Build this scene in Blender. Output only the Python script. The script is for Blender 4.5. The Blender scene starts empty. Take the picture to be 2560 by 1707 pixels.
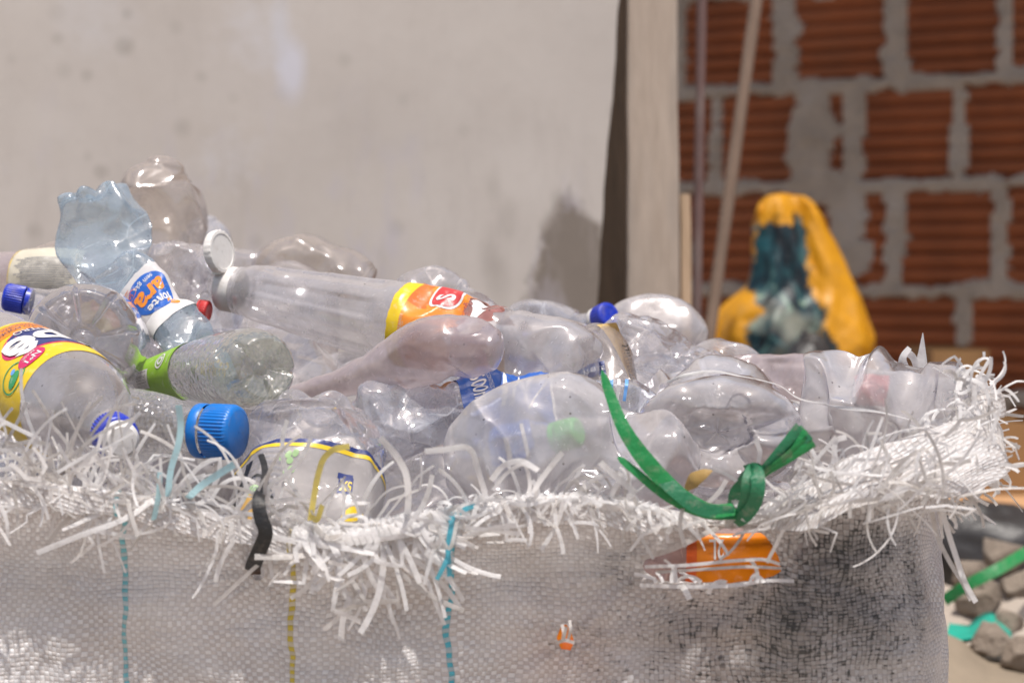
import bpy, bmesh, math, random
import numpy as np
from mathutils import Vector, Matrix

random.seed(7)
RNG = np.random.RandomState(11)
sc = bpy.context.scene
COL = sc.collection
R_ = math.radians

# ------------------------------------------------------------------ camera geometry (85 mm lens, almost level)
F = 85.0 / 36.0 * 2560.0
CAMZ = 0.78
PITCH = math.atan((853.5 - 690.0) / F)
FWD = np.array([0, math.cos(PITCH), -math.sin(PITCH)])
UPV = np.array([0, math.sin(PITCH), math.cos(PITCH)])
CAMP = np.array([0, 0, CAMZ])

def P(u, v, Y):
    """world point at depth Y seen at photo position (u, v)"""
    u = np.asarray(u, float); v = np.asarray(v, float); Y = np.asarray(Y, float)
    x = (u - 1280.0) / F; y = (853.5 - v) / F
    d = np.stack([x, FWD[1] + y * UPV[1], FWD[2] + y * UPV[2]], -1)
    return CAMP + d * (Y / d[..., 1])[..., None]

def mpp(Y):
    return Y / F

# ------------------------------------------------------------------ vectorised value noise
def _h(i, j, k, s):
    n = (i.astype(np.int64) * 374761393 + j.astype(np.int64) * 668265263 + k.astype(np.int64) * 1274126177 + s * 974634777) & 0xffffffff
    n = ((n ^ (n >> 13)) * 1274126177) & 0xffffffff
    n = (n ^ (n >> 16)) & 0xffffffff
    return n.astype(float) / 0xffffffff

def vn(p, s=0):
    p = np.asarray(p, float)
    i = np.floor(p).astype(np.int64); f = p - i
    f = f * f * f * (f * (f * 6 - 15) + 10)
    r = 0
    for a in (0, 1):
        for b in (0, 1):
            for c in (0, 1):
                w = (f[..., 0] if a else 1 - f[..., 0]) * (f[..., 1] if b else 1 - f[..., 1]) * (f[..., 2] if c else 1 - f[..., 2])
                r = r + w * _h(i[..., 0] + a, i[..., 1] + b, i[..., 2] + c, s)
    return r * 2 - 1

def fbm(p, s=0, o=3):
    r = 0; a = 1.0; t = 0
    p = np.asarray(p, float)
    for k in range(o):
        r = r + a * vn(p * (2.03 ** k), s + k); t += a; a *= 0.5
    return r / t

# ------------------------------------------------------------------ objects
ORI = {}

def setp(o, label=None, cat=None, group=None, kind=None):
    if label: o['label'] = label
    if cat: o['category'] = cat
    if group: o['group'] = group
    if kind: o['kind'] = kind
    return o

def empty(name, loc, label, cat, group=None):
    o = bpy.data.objects.new(name, None)
    o.empty_display_size = 0.02
    COL.objects.link(o)
    o.location = tuple(loc)
    ORI[o] = np.array(loc, float)
    return setp(o, label, cat, group)

class MB:
    """collects faces of several materials and links them as ONE mesh object"""
    def __init__(s):
        s.v = []; s.n = 0; s.f = []; s.m = []; s.sm = []; s.uv = []; s.hasuv = False
    def add(s, verts, faces, mat=0, smooth=True, uv=None):
        verts = np.asarray(verts, float).reshape(-1, 3)
        b = s.n
        s.v.append(verts); s.n += len(verts)
        for f in faces:
            s.f.append(tuple(int(i) + b for i in f)); s.m.append(mat); s.sm.append(smooth)
        if uv is not None:
            s.hasuv = True; s.uv.append(np.asarray(uv, float).reshape(-1, 2))
        else:
            s.uv.append(np.zeros((len(verts), 2)))
    def grid(s, X, mat=0, wrap=False, smooth=True, uv=None, mask=None):
        n, m = X.shape[:2]
        fs = []
        for i in range(n - 1):
            for j in range(m if wrap else m - 1):
                if mask is not None and not mask[i, j]: continue
                j2 = (j + 1) % m
                fs.append((i * m + j, i * m + j2, (i + 1) * m + j2, (i + 1) * m + j))
        s.add(X.reshape(-1, 3), fs, mat, smooth, uv)
    def box(s, c, sx, sy, sz, mat=0, rot=None, jit=0.0):
        v = np.array([[x, y, z] for x in (-.5, .5) for y in (-.5, .5) for z in (-.5, .5)]) * [sx, sy, sz]
        if jit: v = v + RNG.uniform(-jit, jit, v.shape)
        if rot is not None: v = v @ np.array(rot).T
        s.add(v + np.asarray(c), [(0, 1, 3, 2), (4, 6, 7, 5), (0, 4, 5, 1), (2, 3, 7, 6), (0, 2, 6, 4), (1, 5, 7, 3)], mat, False)
    def build(s, name, mats, parent=None, origin=None, subsurf=0, bevel=0, sharp=False):
        V = np.concatenate(s.v) if s.v else np.zeros((0, 3))
        if parent is not None: origin = ORI[parent]
        elif origin is None:
            origin = np.array([V[:, 0].mean(), V[:, 1].mean(), V[:, 2].min()])
        me = bpy.data.meshes.new(name)
        me.from_pydata((V - origin).tolist(), [], s.f)
        if not isinstance(mats, (list, tuple)): mats = [mats]
        for m in mats: me.materials.append(m)
        me.polygons.foreach_set('material_index', s.m)
        me.polygons.foreach_set('use_smooth', s.sm)
        if s.hasuv:
            U = np.concatenate(s.uv)
            lay = me.uv_layers.new(name='UVMap')
            li = np.zeros(len(me.loops), np.int32); me.loops.foreach_get('vertex_index', li)
            lay.data.foreach_set('uv', U[li].ravel())
        me.update()
        if sharp: me.set_sharp_from_angle(angle=R_(40))
        o = bpy.data.objects.new(name, me)
        COL.objects.link(o)
        if parent is not None: o.parent = parent
        else: o.location = tuple(origin)
        ORI[o] = np.array(origin, float)
        if bevel:
            b = o.modifiers.new('b', 'BEVEL'); b.width = bevel; b.segments = 2; b.limit_method = 'ANGLE'
        if subsurf:
            b = o.modifiers.new('s', 'SUBSURF'); b.levels = subsurf; b.render_levels = subsurf
        return o

# ------------------------------------------------------------------ text as flat meshes (built-in font)
def text2d(txt, size, bold=0.0, shear=0.0, maxedge=0.3):
    cu = bpy.data.curves.new('t', 'FONT'); cu.body = txt; cu.size = 1.0
    cu.align_x = 'CENTER'; cu.align_y = 'CENTER'; cu.offset = bold; cu.shear = shear; cu.resolution_u = 4
    o = bpy.data.objects.new('t', cu); COL.objects.link(o)
    dg = bpy.context.evaluated_depsgraph_get(); dg.update()
    me = bpy.data.meshes.new_from_object(o.evaluated_get(dg))
    bm = bmesh.new(); bm.from_mesh(me)
    bmesh.ops.triangulate(bm, faces=bm.faces[:])
    for _ in range(3):
        es = [e for e in bm.edges if e.calc_length() > maxedge]
        if not es: break
        bmesh.ops.subdivide_edges(bm, edges=es, cuts=1)
        bmesh.ops.triangulate(bm, faces=bm.faces[:])
    bm.verts.index_update()
    v = np.array([x.co[:2] for x in bm.verts]).reshape(-1, 2) * size
    f = [[x.index for x in q.verts] for q in bm.faces]
    bm.free()
    COL.objects.unlink(o); bpy.data.objects.remove(o); bpy.data.curves.remove(cu); bpy.data.meshes.remove(me)
    return v, f

def rect2d(w, h, nx=None, ny=None, cx=0, cy=0, edge=None):
    nx = nx or max(2, int(abs(w) / 0.0025) + 1); ny = ny or max(2, int(abs(h) / 0.0025) + 1)
    xs = np.linspace(-.5, .5, nx); ys = np.linspace(-.5, .5, ny)
    v = np.array([[x * w + cx, y * h + cy] for y in ys for x in xs])
    if edge:
        q = np.stack([v[:, 0] / 0.004, v[:, 1] / 0.004, np.zeros(len(v))], -1)
        e = np.array([[(abs(x) > .4), (abs(y) > .4)] for y in ys for x in xs])
        v = v + edge * e * np.stack([fbm(q, 3), fbm(q + 9, 5)], -1)
    f = [(j * nx + i, j * nx + i + 1, (j + 1) * nx + i + 1, (j + 1) * nx + i) for j in range(ny - 1) for i in range(nx - 1)]
    return v, f

def ellipse2d(a, b, n=40, rings=6, cx=0, cy=0, r0=0.0):
    v = []; f = []
    for k in range(rings + 1):
        q = r0 + (1 - r0) * k / rings
        for i in range(n):
            t = 2 * math.pi * i / n
            v.append((cx + a * q * math.cos(t), cy + b * q * math.sin(t)))
    for k in range(rings):
        for i in range(n):
            f.append((k * n + i, k * n + (i + 1) % n, (k + 1) * n + (i + 1) % n, (k + 1) * n + i))
    return np.array(v), f

def rot2(v, deg, cx=0, cy=0):
    a = R_(deg); c, s_ = math.cos(a), math.sin(a)
    return np.stack([v[:, 0] * c - v[:, 1] * s_ + cx, v[:, 0] * s_ + v[:, 1] * c + cy], -1)

# ------------------------------------------------------------------ bottles: a swept wall with buckled dents
def _herm(xs, ys, x):
    xs = np.asarray(xs); ys = np.asarray(ys, float)
    two = ys.ndim == 2
    d = np.diff(xs); s = np.diff(ys, axis=0) / (d[:, None] if two else d)
    m = np.zeros_like(ys); m[0] = s[0]; m[-1] = s[-1]
    if two: m[1:-1] = (s[:-1] * d[1:, None] + s[1:] * d[:-1, None]) / (d[1:] + d[:-1])[:, None]
    else:
        m[1:-1] = (s[:-1] * d[1:] + s[1:] * d[:-1]) / (d[1:] + d[:-1])
    i = np.clip(np.searchsorted(xs, x) - 1, 0, len(xs) - 2)
    h = d[i]; t = (x - xs[i]) / h
    if two: h = h[:, None]; t = t[:, None]
    return (2*t**3-3*t**2+1)*ys[i] + (t**3-2*t**2+t)*h*m[i] + (-2*t**3+3*t**2)*ys[i+1] + (t**3-t**2)*h*m[i+1]

class Body:
    def __init__(s, st, ratio=1.0, ref='view', caps=('round', 'round'), capk=(.5, .5), ribs=None, dents=None, planes=0, pdepth=(.72, .95),
                 noise=.03, nscale=2.2, lobes=5, lobeph=0.0, seed=1, crum=.03, cscale=2.0, flutes=None, mirror=False, pang=(15, 195), scallop=0.0):
        a = np.array([q[:4] for q in st], float)
        s.C = P(a[:, 0], a[:, 1], a[:, 2]); s.R = a[:, 3] * a[:, 2] / F
        seg = np.linalg.norm(np.diff(s.C, axis=0), axis=1) + 1e-5
        s.L = seg.sum(); s.x = np.concatenate([[0], np.cumsum(seg)]) / s.L
        s.st = st; s.ratio = ratio; s.ref = ref; s.caps = caps; s.capk = capk; s.ribs = ribs or []
        s.noise = noise; s.nscale = nscale; s.lobes = lobes; s.lobeph = lobeph; s.seed = seed; s.scallop = scallop; s.crum = crum; s.cscale = cscale; s.flutes = flutes; s.mirror = mirror
        s.K = np.array([q[4] if len(q) > 4 else ratio for q in st], float)
        s.Rm = s.R.max()
        rs = np.random.RandomState(seed)
        s.pl = [tuple(d) for d in (dents or [])]
        for k in range(planes):
            s.pl.append((rs.uniform(0.05, 0.95), rs.uniform(*pang), rs.uniform(*pdepth), rs.uniform(.5, 1.3), rs.uniform(1.0, 1.35), rs.uniform(-40, 40)))
    # dent = (t, theta deg, depth as share of the local radius, half length in radii, mirror factor, tilt deg)
    def pt(s, t, th, off=0.0):
        t = np.asarray(t, float); th = np.asarray(th, float)
        shp = np.broadcast(t, th).shape
        t = np.broadcast_to(t, shp).ravel(); th = np.broadcast_to(th, shp).ravel()
        tw = np.clip(t, 0, 1)
        C = _herm(s.x, s.C, tw); R = np.maximum(_herm(s.x, s.R, tw), 5e-4)
        e = 0.03
        T = _herm(s.x, s.C, np.clip(tw + e, 0, 1)) - _herm(s.x, s.C, np.clip(tw - e, 0, 1))
        T /= np.linalg.norm(T, axis=1)[:, None]
        if s.ref == 'view':
            V = CAMP - C
        else:
            V = np.tile(np.array([0.0, -0.05, 1.0]), (len(C), 1))
        V = V / np.linalg.norm(V, axis=1)[:, None]
        S = np.cross(T, V); S /= np.linalg.norm(S, axis=1)[:, None]
        D = np.cross(S, T)
        rr = np.ones_like(t); dz = np.zeros_like(t)
        for side, m, c in ((0, t < 0, -t), (1, t > 1, t - 1)):
            if not m.any(): continue
            k = s.capk[side]; cc = np.clip(c[m], 0, 1); sg = -1 if side == 0 else 1
            kind = s.caps[side]
            R0 = R[m]
            if kind == 'petal':
                r = 1 - cc
                lob = 0.5 + 0.5 * np.cos(s.lobes * (th[m] - s.lobeph))
                lob = lob ** 0.6
                foot = np.clip(1 - ((r - .66) / .42) ** 2, 0, 1) ** 0.7
                shell = np.sqrt(np.clip(1 - r ** 2, 0, 1)) * 0.75
                rp = .40 * (1 + .10 * np.cos(s.lobes * (th[m] - s.lobeph)))
                stp = np.clip((r - rp) / .07 + .5, 0, 1); stp = stp * stp * (3 - 2 * stp)
                z = (.22 + foot * lob * .78 + (1 - lob) * shell * .40) * np.clip((1.02 - r) / .1, 0, 1) ** .6
                z = z * (.40 + .60 * stp) + .12 * np.exp(-((r - rp) / .05) ** 2)
                nub = .10 * np.exp(-(r / .14) ** 2)
                rr[m] = np.clip(r, 0.004, 1) * (1 - .10 * (1 - lob) * np.clip(1 - abs(r - .9) / .3, 0, 1)); dz[m] = sg * k * R0 * (z + nub)
            elif kind == 'star':
                r = 1 - cc
                lob = np.clip(1 - np.abs(((th[m] - s.lobeph) * s.lobes / (2 * math.pi)) % 1 - .5) / .12, 0, 1) ** 1.3
                z = np.clip((1 - r) / .22, 0, 1) ** .6 * np.clip((r) / .75, 0, 1) ** .9
                z = z - .55 * lob * np.clip((r - .25) / .2, 0, 1) * np.clip((1.06 - r) / .2, 0, 1)
                nub = .32 * np.exp(-(r / .13) ** 2) - .18 * np.exp(-((r - .2) / .05) ** 2)
                rr[m] = np.clip(r, 0.004, 1); dz[m] = sg * k * R0 * (z + nub)
            elif kind == 'flat':
                r = 1 - cc
                z = np.clip((1 - r) / .14, 0, 1) ** .5 - .9 * np.clip((.82 - r) / .7, 0, 1) ** .7
                rr[m] = np.clip(r, 0.004, 1); dz[m] = sg * k * R0 * z
            else:
                ph = cc * math.pi / 2
                rr[m] = np.clip(np.cos(ph), 0.004, 1) if kind == 'round' else 1.0
                dz[m] = sg * k * R0 * np.sin(ph)
        for (t0, t1, n, amp) in s.ribs:
            w = np.clip((tw - t0) / .03, 0, 1) * np.clip((t1 - tw) / .03, 0, 1)
            rr = rr * (1 - amp * w * (0.5 + 0.5 * np.cos(2 * math.pi * n * (tw - t0) / (t1 - t0))) ** 2)
        if s.scallop:
            lb_ = (0.5 + 0.5 * np.cos(s.lobes * (th - s.lobeph))) ** .6
            rr = rr * (1 - s.scallop * (1 - lb_) * np.exp(-np.clip(tw, 0, 1) / .10))
        if s.flutes:
            t0, t1, n, amp = s.flutes
            w = np.clip((tw - t0) / .03, 0, 1) * np.clip((t1 - tw) / .03, 0, 1)
            rr = rr * (1 - amp * w * np.clip(.5 + 1.6 * np.cos(n * th), 0, 1))
        rat = _herm(s.x, s.K, tw) if len(s.K) == len(s.x) else np.full_like(t, s.ratio)
        x = R * rr * np.cos(th); y = R * rr * rat * np.sin(th); z = tw * s.L + dz
        for (pt0, pa, pd, pw, pk, ptilt) in s.pl:
            a = R_(pa); b = R_(ptilt)
            i0 = np.array([pt0]); R0 = float(_herm(s.x, s.R, i0)[0])
            n = np.array([math.cos(a) * math.cos(b), math.sin(a) * math.cos(b), math.sin(b)])
            zz = z - pt0 * s.L
            d = x * n[0] + y * n[1] * 1.0 + zz * n[2] - pd * R0 * (abs(math.cos(a)) + s.ratio * abs(math.sin(a))) / (abs(math.cos(a)) + abs(math.sin(a)))
            g = np.clip(1.15 - np.abs(zz) / (pw * R0 * 1.6), 0, 1); g = g * g * (3 - 2 * g)
            q = np.maximum(d, 0)
            q = q * q / (q + .006 * R0 + 1e-9)
            q = q * pk * g
            x = x - n[0] * q; y = y - n[1] * q; z = z - n[2] * q * .5
        if s.crum:
            p0 = np.stack([x, y, z], -1) / s.Rm
            p0 = p0 + .22 * np.stack([vn(p0 * 1.3 + s.seed, s.seed + 11), vn(p0 * 1.3 + 5, s.seed + 12), vn(p0 * 1.3 + 9, s.seed + 13)], -1)
            am = 0
            for k, (ang, sg_, sc_k, wk) in enumerate(((.75, 1, 1.0, 1.0), (-.85, -1, 1.25, .8), (.25, 1, 2.1, .4), (-1.3, -1, 1.9, .4))):
                ca, sa = math.cos(ang), math.sin(ang)
                tang = np.arctan2(p0[:, 1], p0[:, 0])
                e1 = p0[:, 2] * ca + p0[:, 0] * sa; e2 = -p0[:, 2] * sa * .38 + p0[:, 0] * ca * .38
                qk = np.stack([e1, e2, p0[:, 1] * .8], -1) * s.cscale * sc_k + s.seed * 3.7 + k * 11
                rk = np.abs(vn(qk, s.seed + 21 + k))
                am = am + wk * sg_ * (.36 - rk ** .85 + .22 * np.exp(-rk * 14))
            am = am * s.crum * s.Rm
            rad = np.sqrt(x * x + y * y) + 1e-6
            edge_ = np.clip(rad / (.35 * s.Rm), 0, 1)
            x = x + am * x / rad * edge_; y = y + am * y / rad * edge_
        if s.noise:
            q = np.stack([x, y, z], -1) / s.Rm * s.nscale + s.seed * 7.3
            nn = fbm(q, s.seed, 2)
            rg = 1 - np.abs(vn(q * .8 + 3.3, s.seed + 5))
            am = s.noise * s.Rm * (nn + .6 * (rg - .7))
            rad = np.sqrt(x * x + y * y) + 1e-6
            x = x + am * x / rad; y = y + am * y / rad
        rad = np.sqrt(x * x + y * y) + 1e-6
        capo = np.where((t > 1.02) | (t < -.02), 1.0, 0.0)
        x = x + off * x / rad * (1 - capo); y = y + off * y / rad * (1 - capo)
        z = z + off * capo * np.where(t > 1, 1, -1)
        dzz = z - tw * s.L
        W = C + S * x[:, None] + D * y[:, None] + T * dzz[:, None]
        return W.reshape(shp + (3,))
    def shell(s, mb, nt=80, nth=64, mat=0, capn=22):
        ts = []
        if s.caps[0]: ts += list(-np.linspace(1, 0, capn, endpoint=False))
        ts += list(np.linspace(0, 1, nt))
        if s.caps[1]: ts += list(1 + np.linspace(0, 1, capn + 1)[1:])
        th = np.linspace(0, 2 * math.pi, nth, endpoint=False)
        X = s.pt(np.array(ts)[:, None], th[None, :])
        mb.grid(X, mat, wrap=True)
    def decal(s, mb, shape, tc, thc, mat, off=.0006, upT=True):
        """put a flat shape (metres, y up) on the wall, centred at (tc, thc degrees)"""
        v, f = shape
        Rr = float(_herm(s.x, s.R, np.array([tc]))[0])
        sg = 1 if upT else -1
        if s.mirror: thc = 180 - thc
        th = R_(thc) - sg * v[:, 0] / Rr
        t = tc + sg * v[:, 1] / s.L
        mb.add(s.pt(t, th, off), f, mat, True)
    def end(s, t):
        C = _herm(s.x, s.C, np.array([t]))[0]
        e = .02
        T = _herm(s.x, s.C, np.array([min(1, t + e)]))[0] - _herm(s.x, s.C, np.array([max(0, t - e)]))[0]
        return C, T / np.linalg.norm(T), float(_herm(s.x, s.R, np.array([t]))[0])

def frame(T):
    T = np.asarray(T, float) / np.linalg.norm(T)
    a = np.array([0, 0, 1.0]) if abs(T[2]) < .9 else np.array([1.0, 0, 0])
    S = np.cross(T, a); S /= np.linalg.norm(S)
    return S, np.cross(S, T), T

def lathe(mb, c, T, prof, n=64, mat=0, rib=None, smooth=True):
    """prof: list of (r, z[, ribbed]) turned about axis T from point c"""
    S, D, T = frame(T)
    th = np.linspace(0, 2 * math.pi, n, endpoint=False)
    rows = []
    for q in prof:
        r, z = q[:2]
        k = np.ones(n)
        if rib and len(q) > 2 and q[2]:
            k = 1 + rib[1] * np.clip(np.cos(rib[0] * th) * 2, -1, 1)
        rows.append(np.asarray(c) + (S[None] * np.cos(th)[:, None] + D[None] * np.sin(th)[:, None]) * (r * k)[:, None] + T[None] * z)
    mb.grid(np.array(rows), mat, wrap=True, smooth=smooth)

def make_cap(parent, c, T, r, h, mat, name='cap', ribs=48, band=True, bandmat=None):
    mb = MB()
    e = .0005
    lathe(mb, c, T, [(r * .93, 0), (r, .0006, 1), (r, h * .82, 1), (r * .985, h * .88, 0), (r * .93, h * .96), (r * .85, h), (r * .6, h * 1.0), (r * .58, h * .985), (.0004, h * .985)], n=ribs * 4, rib=(ribs, .028))
    o = mb.build(name, mat, parent, sharp=True)
    if band:
        mb = MB()
        lathe(mb, c, T, [(r * .9, -h * .33), (r * .99, -h * .31), (r * 1.0, -h * .08), (r * .9, -h * .05)], n=72)
        mb.build('tamper_ring', bandmat or mat, parent, sharp=True)
    return o
# ------------------------------------------------------------------ materials
class NT:
    def __init__(s, name):
        s.m = bpy.data.materials.new(name); s.m.use_nodes = True
        s.t = s.m.node_tree; s.t.nodes.clear()
        s.out = s.t.nodes.new('ShaderNodeOutputMaterial')
    def n(s, typ, ins=None, **props):
        nd = s.t.nodes.new('ShaderNode' + typ)
        for k, v in props.items(): setattr(nd, k, v)
        for k, v in (ins or {}).items():
            sk = nd.inputs[k]
            if isinstance(v, bpy.types.NodeSocket): s.t.links.new(v, sk)
            else:
                try: sk.default_value = v
                except Exception: sk.default_value = (v[0], v[1], v[2], 1) if hasattr(v, '__len__') else v
        return nd
    def math(s, op, a, b=None, c=None, clamp=False):
        i = {0: a}
        if b is not None: i[1] = b
        if c is not None: i[2] = c
        return s.n('Math', i, operation=op, use_clamp=clamp).outputs[0]
    def mul(s, a, b): return s.math('MULTIPLY', a, b)
    def add(s, a, b): return s.math('ADD', a, b)
    def sub(s, a, b): return s.math('SUBTRACT', a, b)
    def coord(s, kind='Object'): return s.n('TexCoord').outputs[kind]
    def pos(s): return s.n('NewGeometry').outputs['Position']
    def noise(s, vec, scale, detail=3, rough=.55, dist=0.0):
        return s.n('TexNoise', {'Vector': vec, 'Scale': scale, 'Detail': detail, 'Roughness': rough, 'Distortion': dist}).outputs['Fac']
    def ramp(s, fac, a, b, lo=0.0, hi=1.0):
        return s.n('MapRange', {'Value': fac, 'From Min': a, 'From Max': b, 'To Min': lo, 'To Max': hi}, clamp=True).outputs[0]
    def mix(s, fac, a, b, mode='MIX'):
        nd = s.n('Mix', data_type='RGBA', blend_type=mode)
        for idx, v in ((0, fac), (6, a), (7, b)):
            if isinstance(v, bpy.types.NodeSocket): s.t.links.new(v, nd.inputs[idx])
            else: nd.inputs[idx].default_value = v if idx == 0 else (v[0], v[1], v[2], 1)
        return nd.outputs[2]
    def bump(s, h, strength=.3, dist=.01, normal=None):
        i = {'Height': h, 'Strength': strength, 'Distance': dist}
        if normal is not None: i['Normal'] = normal
        return s.n('Bump', i).outputs[0]
    def shader(s, sh): s.t.links.new(sh, s.out.inputs['Surface']); return s.m
    def principled(s, **k):
        i = {kk.replace('_', ' '): v for kk, v in k.items()}
        return s.n('BsdfPrincipled', i).outputs[0]
    def mixsh(s, f, a, b): return s.n('MixShader', {0: f, 1: a, 2: b}).outputs[0]

def pet(name, tint=(.985, .98, .98), haze=.22, hcol=(.79, .75, .745), rough=.11, bs=55.0, bstr=.18, edge=.55, dirt=.5, tex=None, fs=34.0, fd=.25, fk=.75):
    """thin clear bottle plastic: see-through sheet with a milky film, dust and a glossy skin"""
    m = NT(name)
    co = m.coord()
    n1 = m.noise(co, bs, 3, .5)
    n2 = m.noise(co, 420.0, 2, .6)
    rid = m.math('ABSOLUTE', m.sub(m.noise(co, bs * .55, 1, .4, .6), .5))
    rid = m.math('POWER', rid, .6)
    h = m.add(m.add(n1, m.mul(n2, .05)), m.mul(rid, .35))
    if tex:
        vo = m.n('TexVoronoi', {'Vector': co, 'Scale': tex}, feature='SMOOTH_F1').outputs['Distance']
        h = m.add(h, m.mul(vo, .8))
    nor = m.bump(h, bstr, .006)
    if fd:      # crush facets: flat patches meeting in sharp creases
        wv = m.n('TexNoise', {'Vector': co, 'Scale': fs * .7, 'Detail': 1.0}).outputs['Color']
        wc = m.n('VectorMath', {0: co, 1: m.n('VectorMath', {0: wv, 'Scale': .55 / fs}, operation='SCALE').outputs[0]}, operation='ADD').outputs[0]
        st = m.n('Mapping', {'Vector': wc, 'Rotation': (.5, .7, .3), 'Scale': (1.0, .5, 1.0)}).outputs[0]
        st2 = m.n('Mapping', {'Vector': wc, 'Rotation': (1.2, .2, .9), 'Scale': (1.0, .40, 1.0)}).outputs[0]
        c1 = m.n('TexVoronoi', {'Vector': st, 'Scale': fs}, feature='SMOOTH_F1')
        c1.inputs['Smoothness'].default_value = .16
        c2 = m.n('TexVoronoi', {'Vector': st2, 'Scale': fs * 2.2}, feature='SMOOTH_F1')
        c2.inputs['Smoothness'].default_value = .12
        msk = m.ramp(m.noise(co, fs * .5, 2, .5), .36, .58, .30, 1.0)
        def tilt(c, k):
            o_ = m.n('VectorMath', {0: c.outputs['Color'], 1: (.5, .5, .5)}, operation='SUBTRACT').outputs[0]
            return m.n('VectorMath', {0: o_, 'Scale': m.mul(msk, k)}, operation='SCALE').outputs[0]
        sm_ = m.n('VectorMath', {0: nor, 1: tilt(c1, fd * 1.5)}, operation='ADD').outputs[0]
        sm_ = m.n('VectorMath', {0: sm_, 1: tilt(c2, fd * .8)}, operation='ADD').outputs[0]
        nor = m.n('VectorMath', {0: sm_}, operation='NORMALIZE').outputs[0]
    lw = m.n('LayerWeight', {'Blend': .5, 'Normal': nor}).outputs['Facing']
    lw2 = m.mul(lw, lw)
    fres = m.math('MINIMUM', m.add(m.mul(m.math('POWER', lw, 2.6), fk), .07), .85)
    patch = m.ramp(m.noise(co, 26.0, 4, .6), .3, .72, .65, 1.4)
    hz = m.math('MULTIPLY_ADD', m.mul(lw2, lw), edge, m.mul(patch, haze))
    if fd:      # stress whitening along the creases
        ed = m.n('TexVoronoi', {'Vector': st, 'Scale': fs}, feature='DISTANCE_TO_EDGE').outputs['Distance']
        wl = m.mul(m.ramp(ed, .0, .035, 1, 0), m.mul(m.ramp(m.noise(co, fs * 1.3, 3, .6), .46, .66, 0, 1.0), min(.75, fd * 1.6)))
        hz = m.add(hz, wl)
    hz = m.math('MINIMUM', hz, .93)
    # scratches, dust film and grains
    scr = m.n('TexNoise', {'Vector': m.n('Mapping', {'Vector': co, 'Rotation': (.4, .9, .2), 'Scale': (1.0, 9.0, 1.6)}).outputs[0], 'Scale': 150.0, 'Detail': 2.0}).outputs['Fac']
    scr = m.ramp(scr, .66, .74, 0, .22)
    dust = m.ramp(m.noise(co, 90.0, 6, .7), .52, .78, 0, .34 * dirt)
    sp = m.n('TexVoronoi', {'Vector': co, 'Scale': 230.0}).outputs
    spk = m.mul(m.ramp(sp['Distance'], .12, .24, 1, 0), m.ramp(m.n('SeparateColor', {0: sp['Color']}).outputs[0], .945, .955, 0, .85 * dirt))
    col = m.mix(dust, hcol, (.42, .34, .275))
    col = m.mix(spk, col, (.08, .06, .045))
    fac = m.math('MAXIMUM', m.math('MAXIMUM', m.add(hz, scr), dust), spk)
    dif = m.n('BsdfDiffuse', {'Color': col, 'Normal': nor}).outputs[0]
    trl = m.n('BsdfTranslucent', {'Color': col, 'Normal': nor}).outputs[0]
    milk = m.mixsh(.5, dif, trl)
    clr = m.n('BsdfTransparent', {'Color': (*tint, 1)}).outputs[0]
    body = m.mixsh(fac, clr, milk)
    gl = m.n('BsdfGlossy', {'Color': (.95, .95, 1, 1), 'Roughness': m.math('ADD', m.mul(dust, .5), rough), 'Normal': nor}).outputs[0]
    return m.shader(m.mixsh(fres, body, gl))

def printed(name, col, rough=.35, scuff=.38, trans=0.0, scol=(.75, .70, .66)):
    m = NT(name); co = m.coord()
    n = m.ramp(m.noise(co, 140.0, 5, .68), .56, .72, 0, scuff)
    n0 = m.ramp(m.noise(co, 30.0, 3, .6), .3, .7, .86, 1.06)
    c = m.mix(1.0, (*col, 1), m.n('CombineColor', {0: n0, 1: n0, 2: n0}).outputs[0], 'MULTIPLY')
    c = m.mix(n, c, scol)
    nor = m.bump(m.noise(co, 120.0, 3, .5), .12, .004)
    p = m.principled(Base_Color=c, Roughness=rough, Normal=nor)
    if trans:
        p = m.mixsh(trans, p, m.n('BsdfTransparent', {'Color': (.97, .96, .95, 1)}).outputs[0])
    return m.shader(p)

def plastic(name, col, rough=.38, dirt=.35, sss=0.0, dcol=(.30, .24, .18)):
    m = NT(name); co = m.coord()
    d = m.ramp(m.noise(co, 110.0, 6, .7), .5, .75, 0, dirt)
    c = m.mix(d, (*col, 1), dcol)
    nor = m.bump(m.noise(co, 260.0, 3, .6), .10, .002)
    return m.shader(m.principled(Base_Color=c, Roughness=m.ramp(d, 0, .5, rough, .8), Normal=nor))

def tape(name, col, trans=.52, dirt=.30, rough=.36):
    """thin split-film tape (raffia): satin and translucent"""
    m = NT(name); co = m.coord()
    d = m.ramp(m.noise(co, 160.0, 4, .65), .52, .72, 0, dirt)
    c = m.mix(d, (*col, 1), (.34, .29, .24))
    st = m.n('TexWave', {'Vector': co, 'Scale': 300.0, 'Distortion': 4.0}).outputs['Fac']
    nor = m.bump(st, .12, .002)
    nor = m.bump(m.noise(co, 70.0, 4, .6), .35, .006, nor)
    p = m.principled(Base_Color=c, Roughness=rough, Normal=nor)
    t = m.n('BsdfTranslucent', {'Color': c}).outputs[0]
    return m.shader(m.mixsh(trans, p, t))

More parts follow.
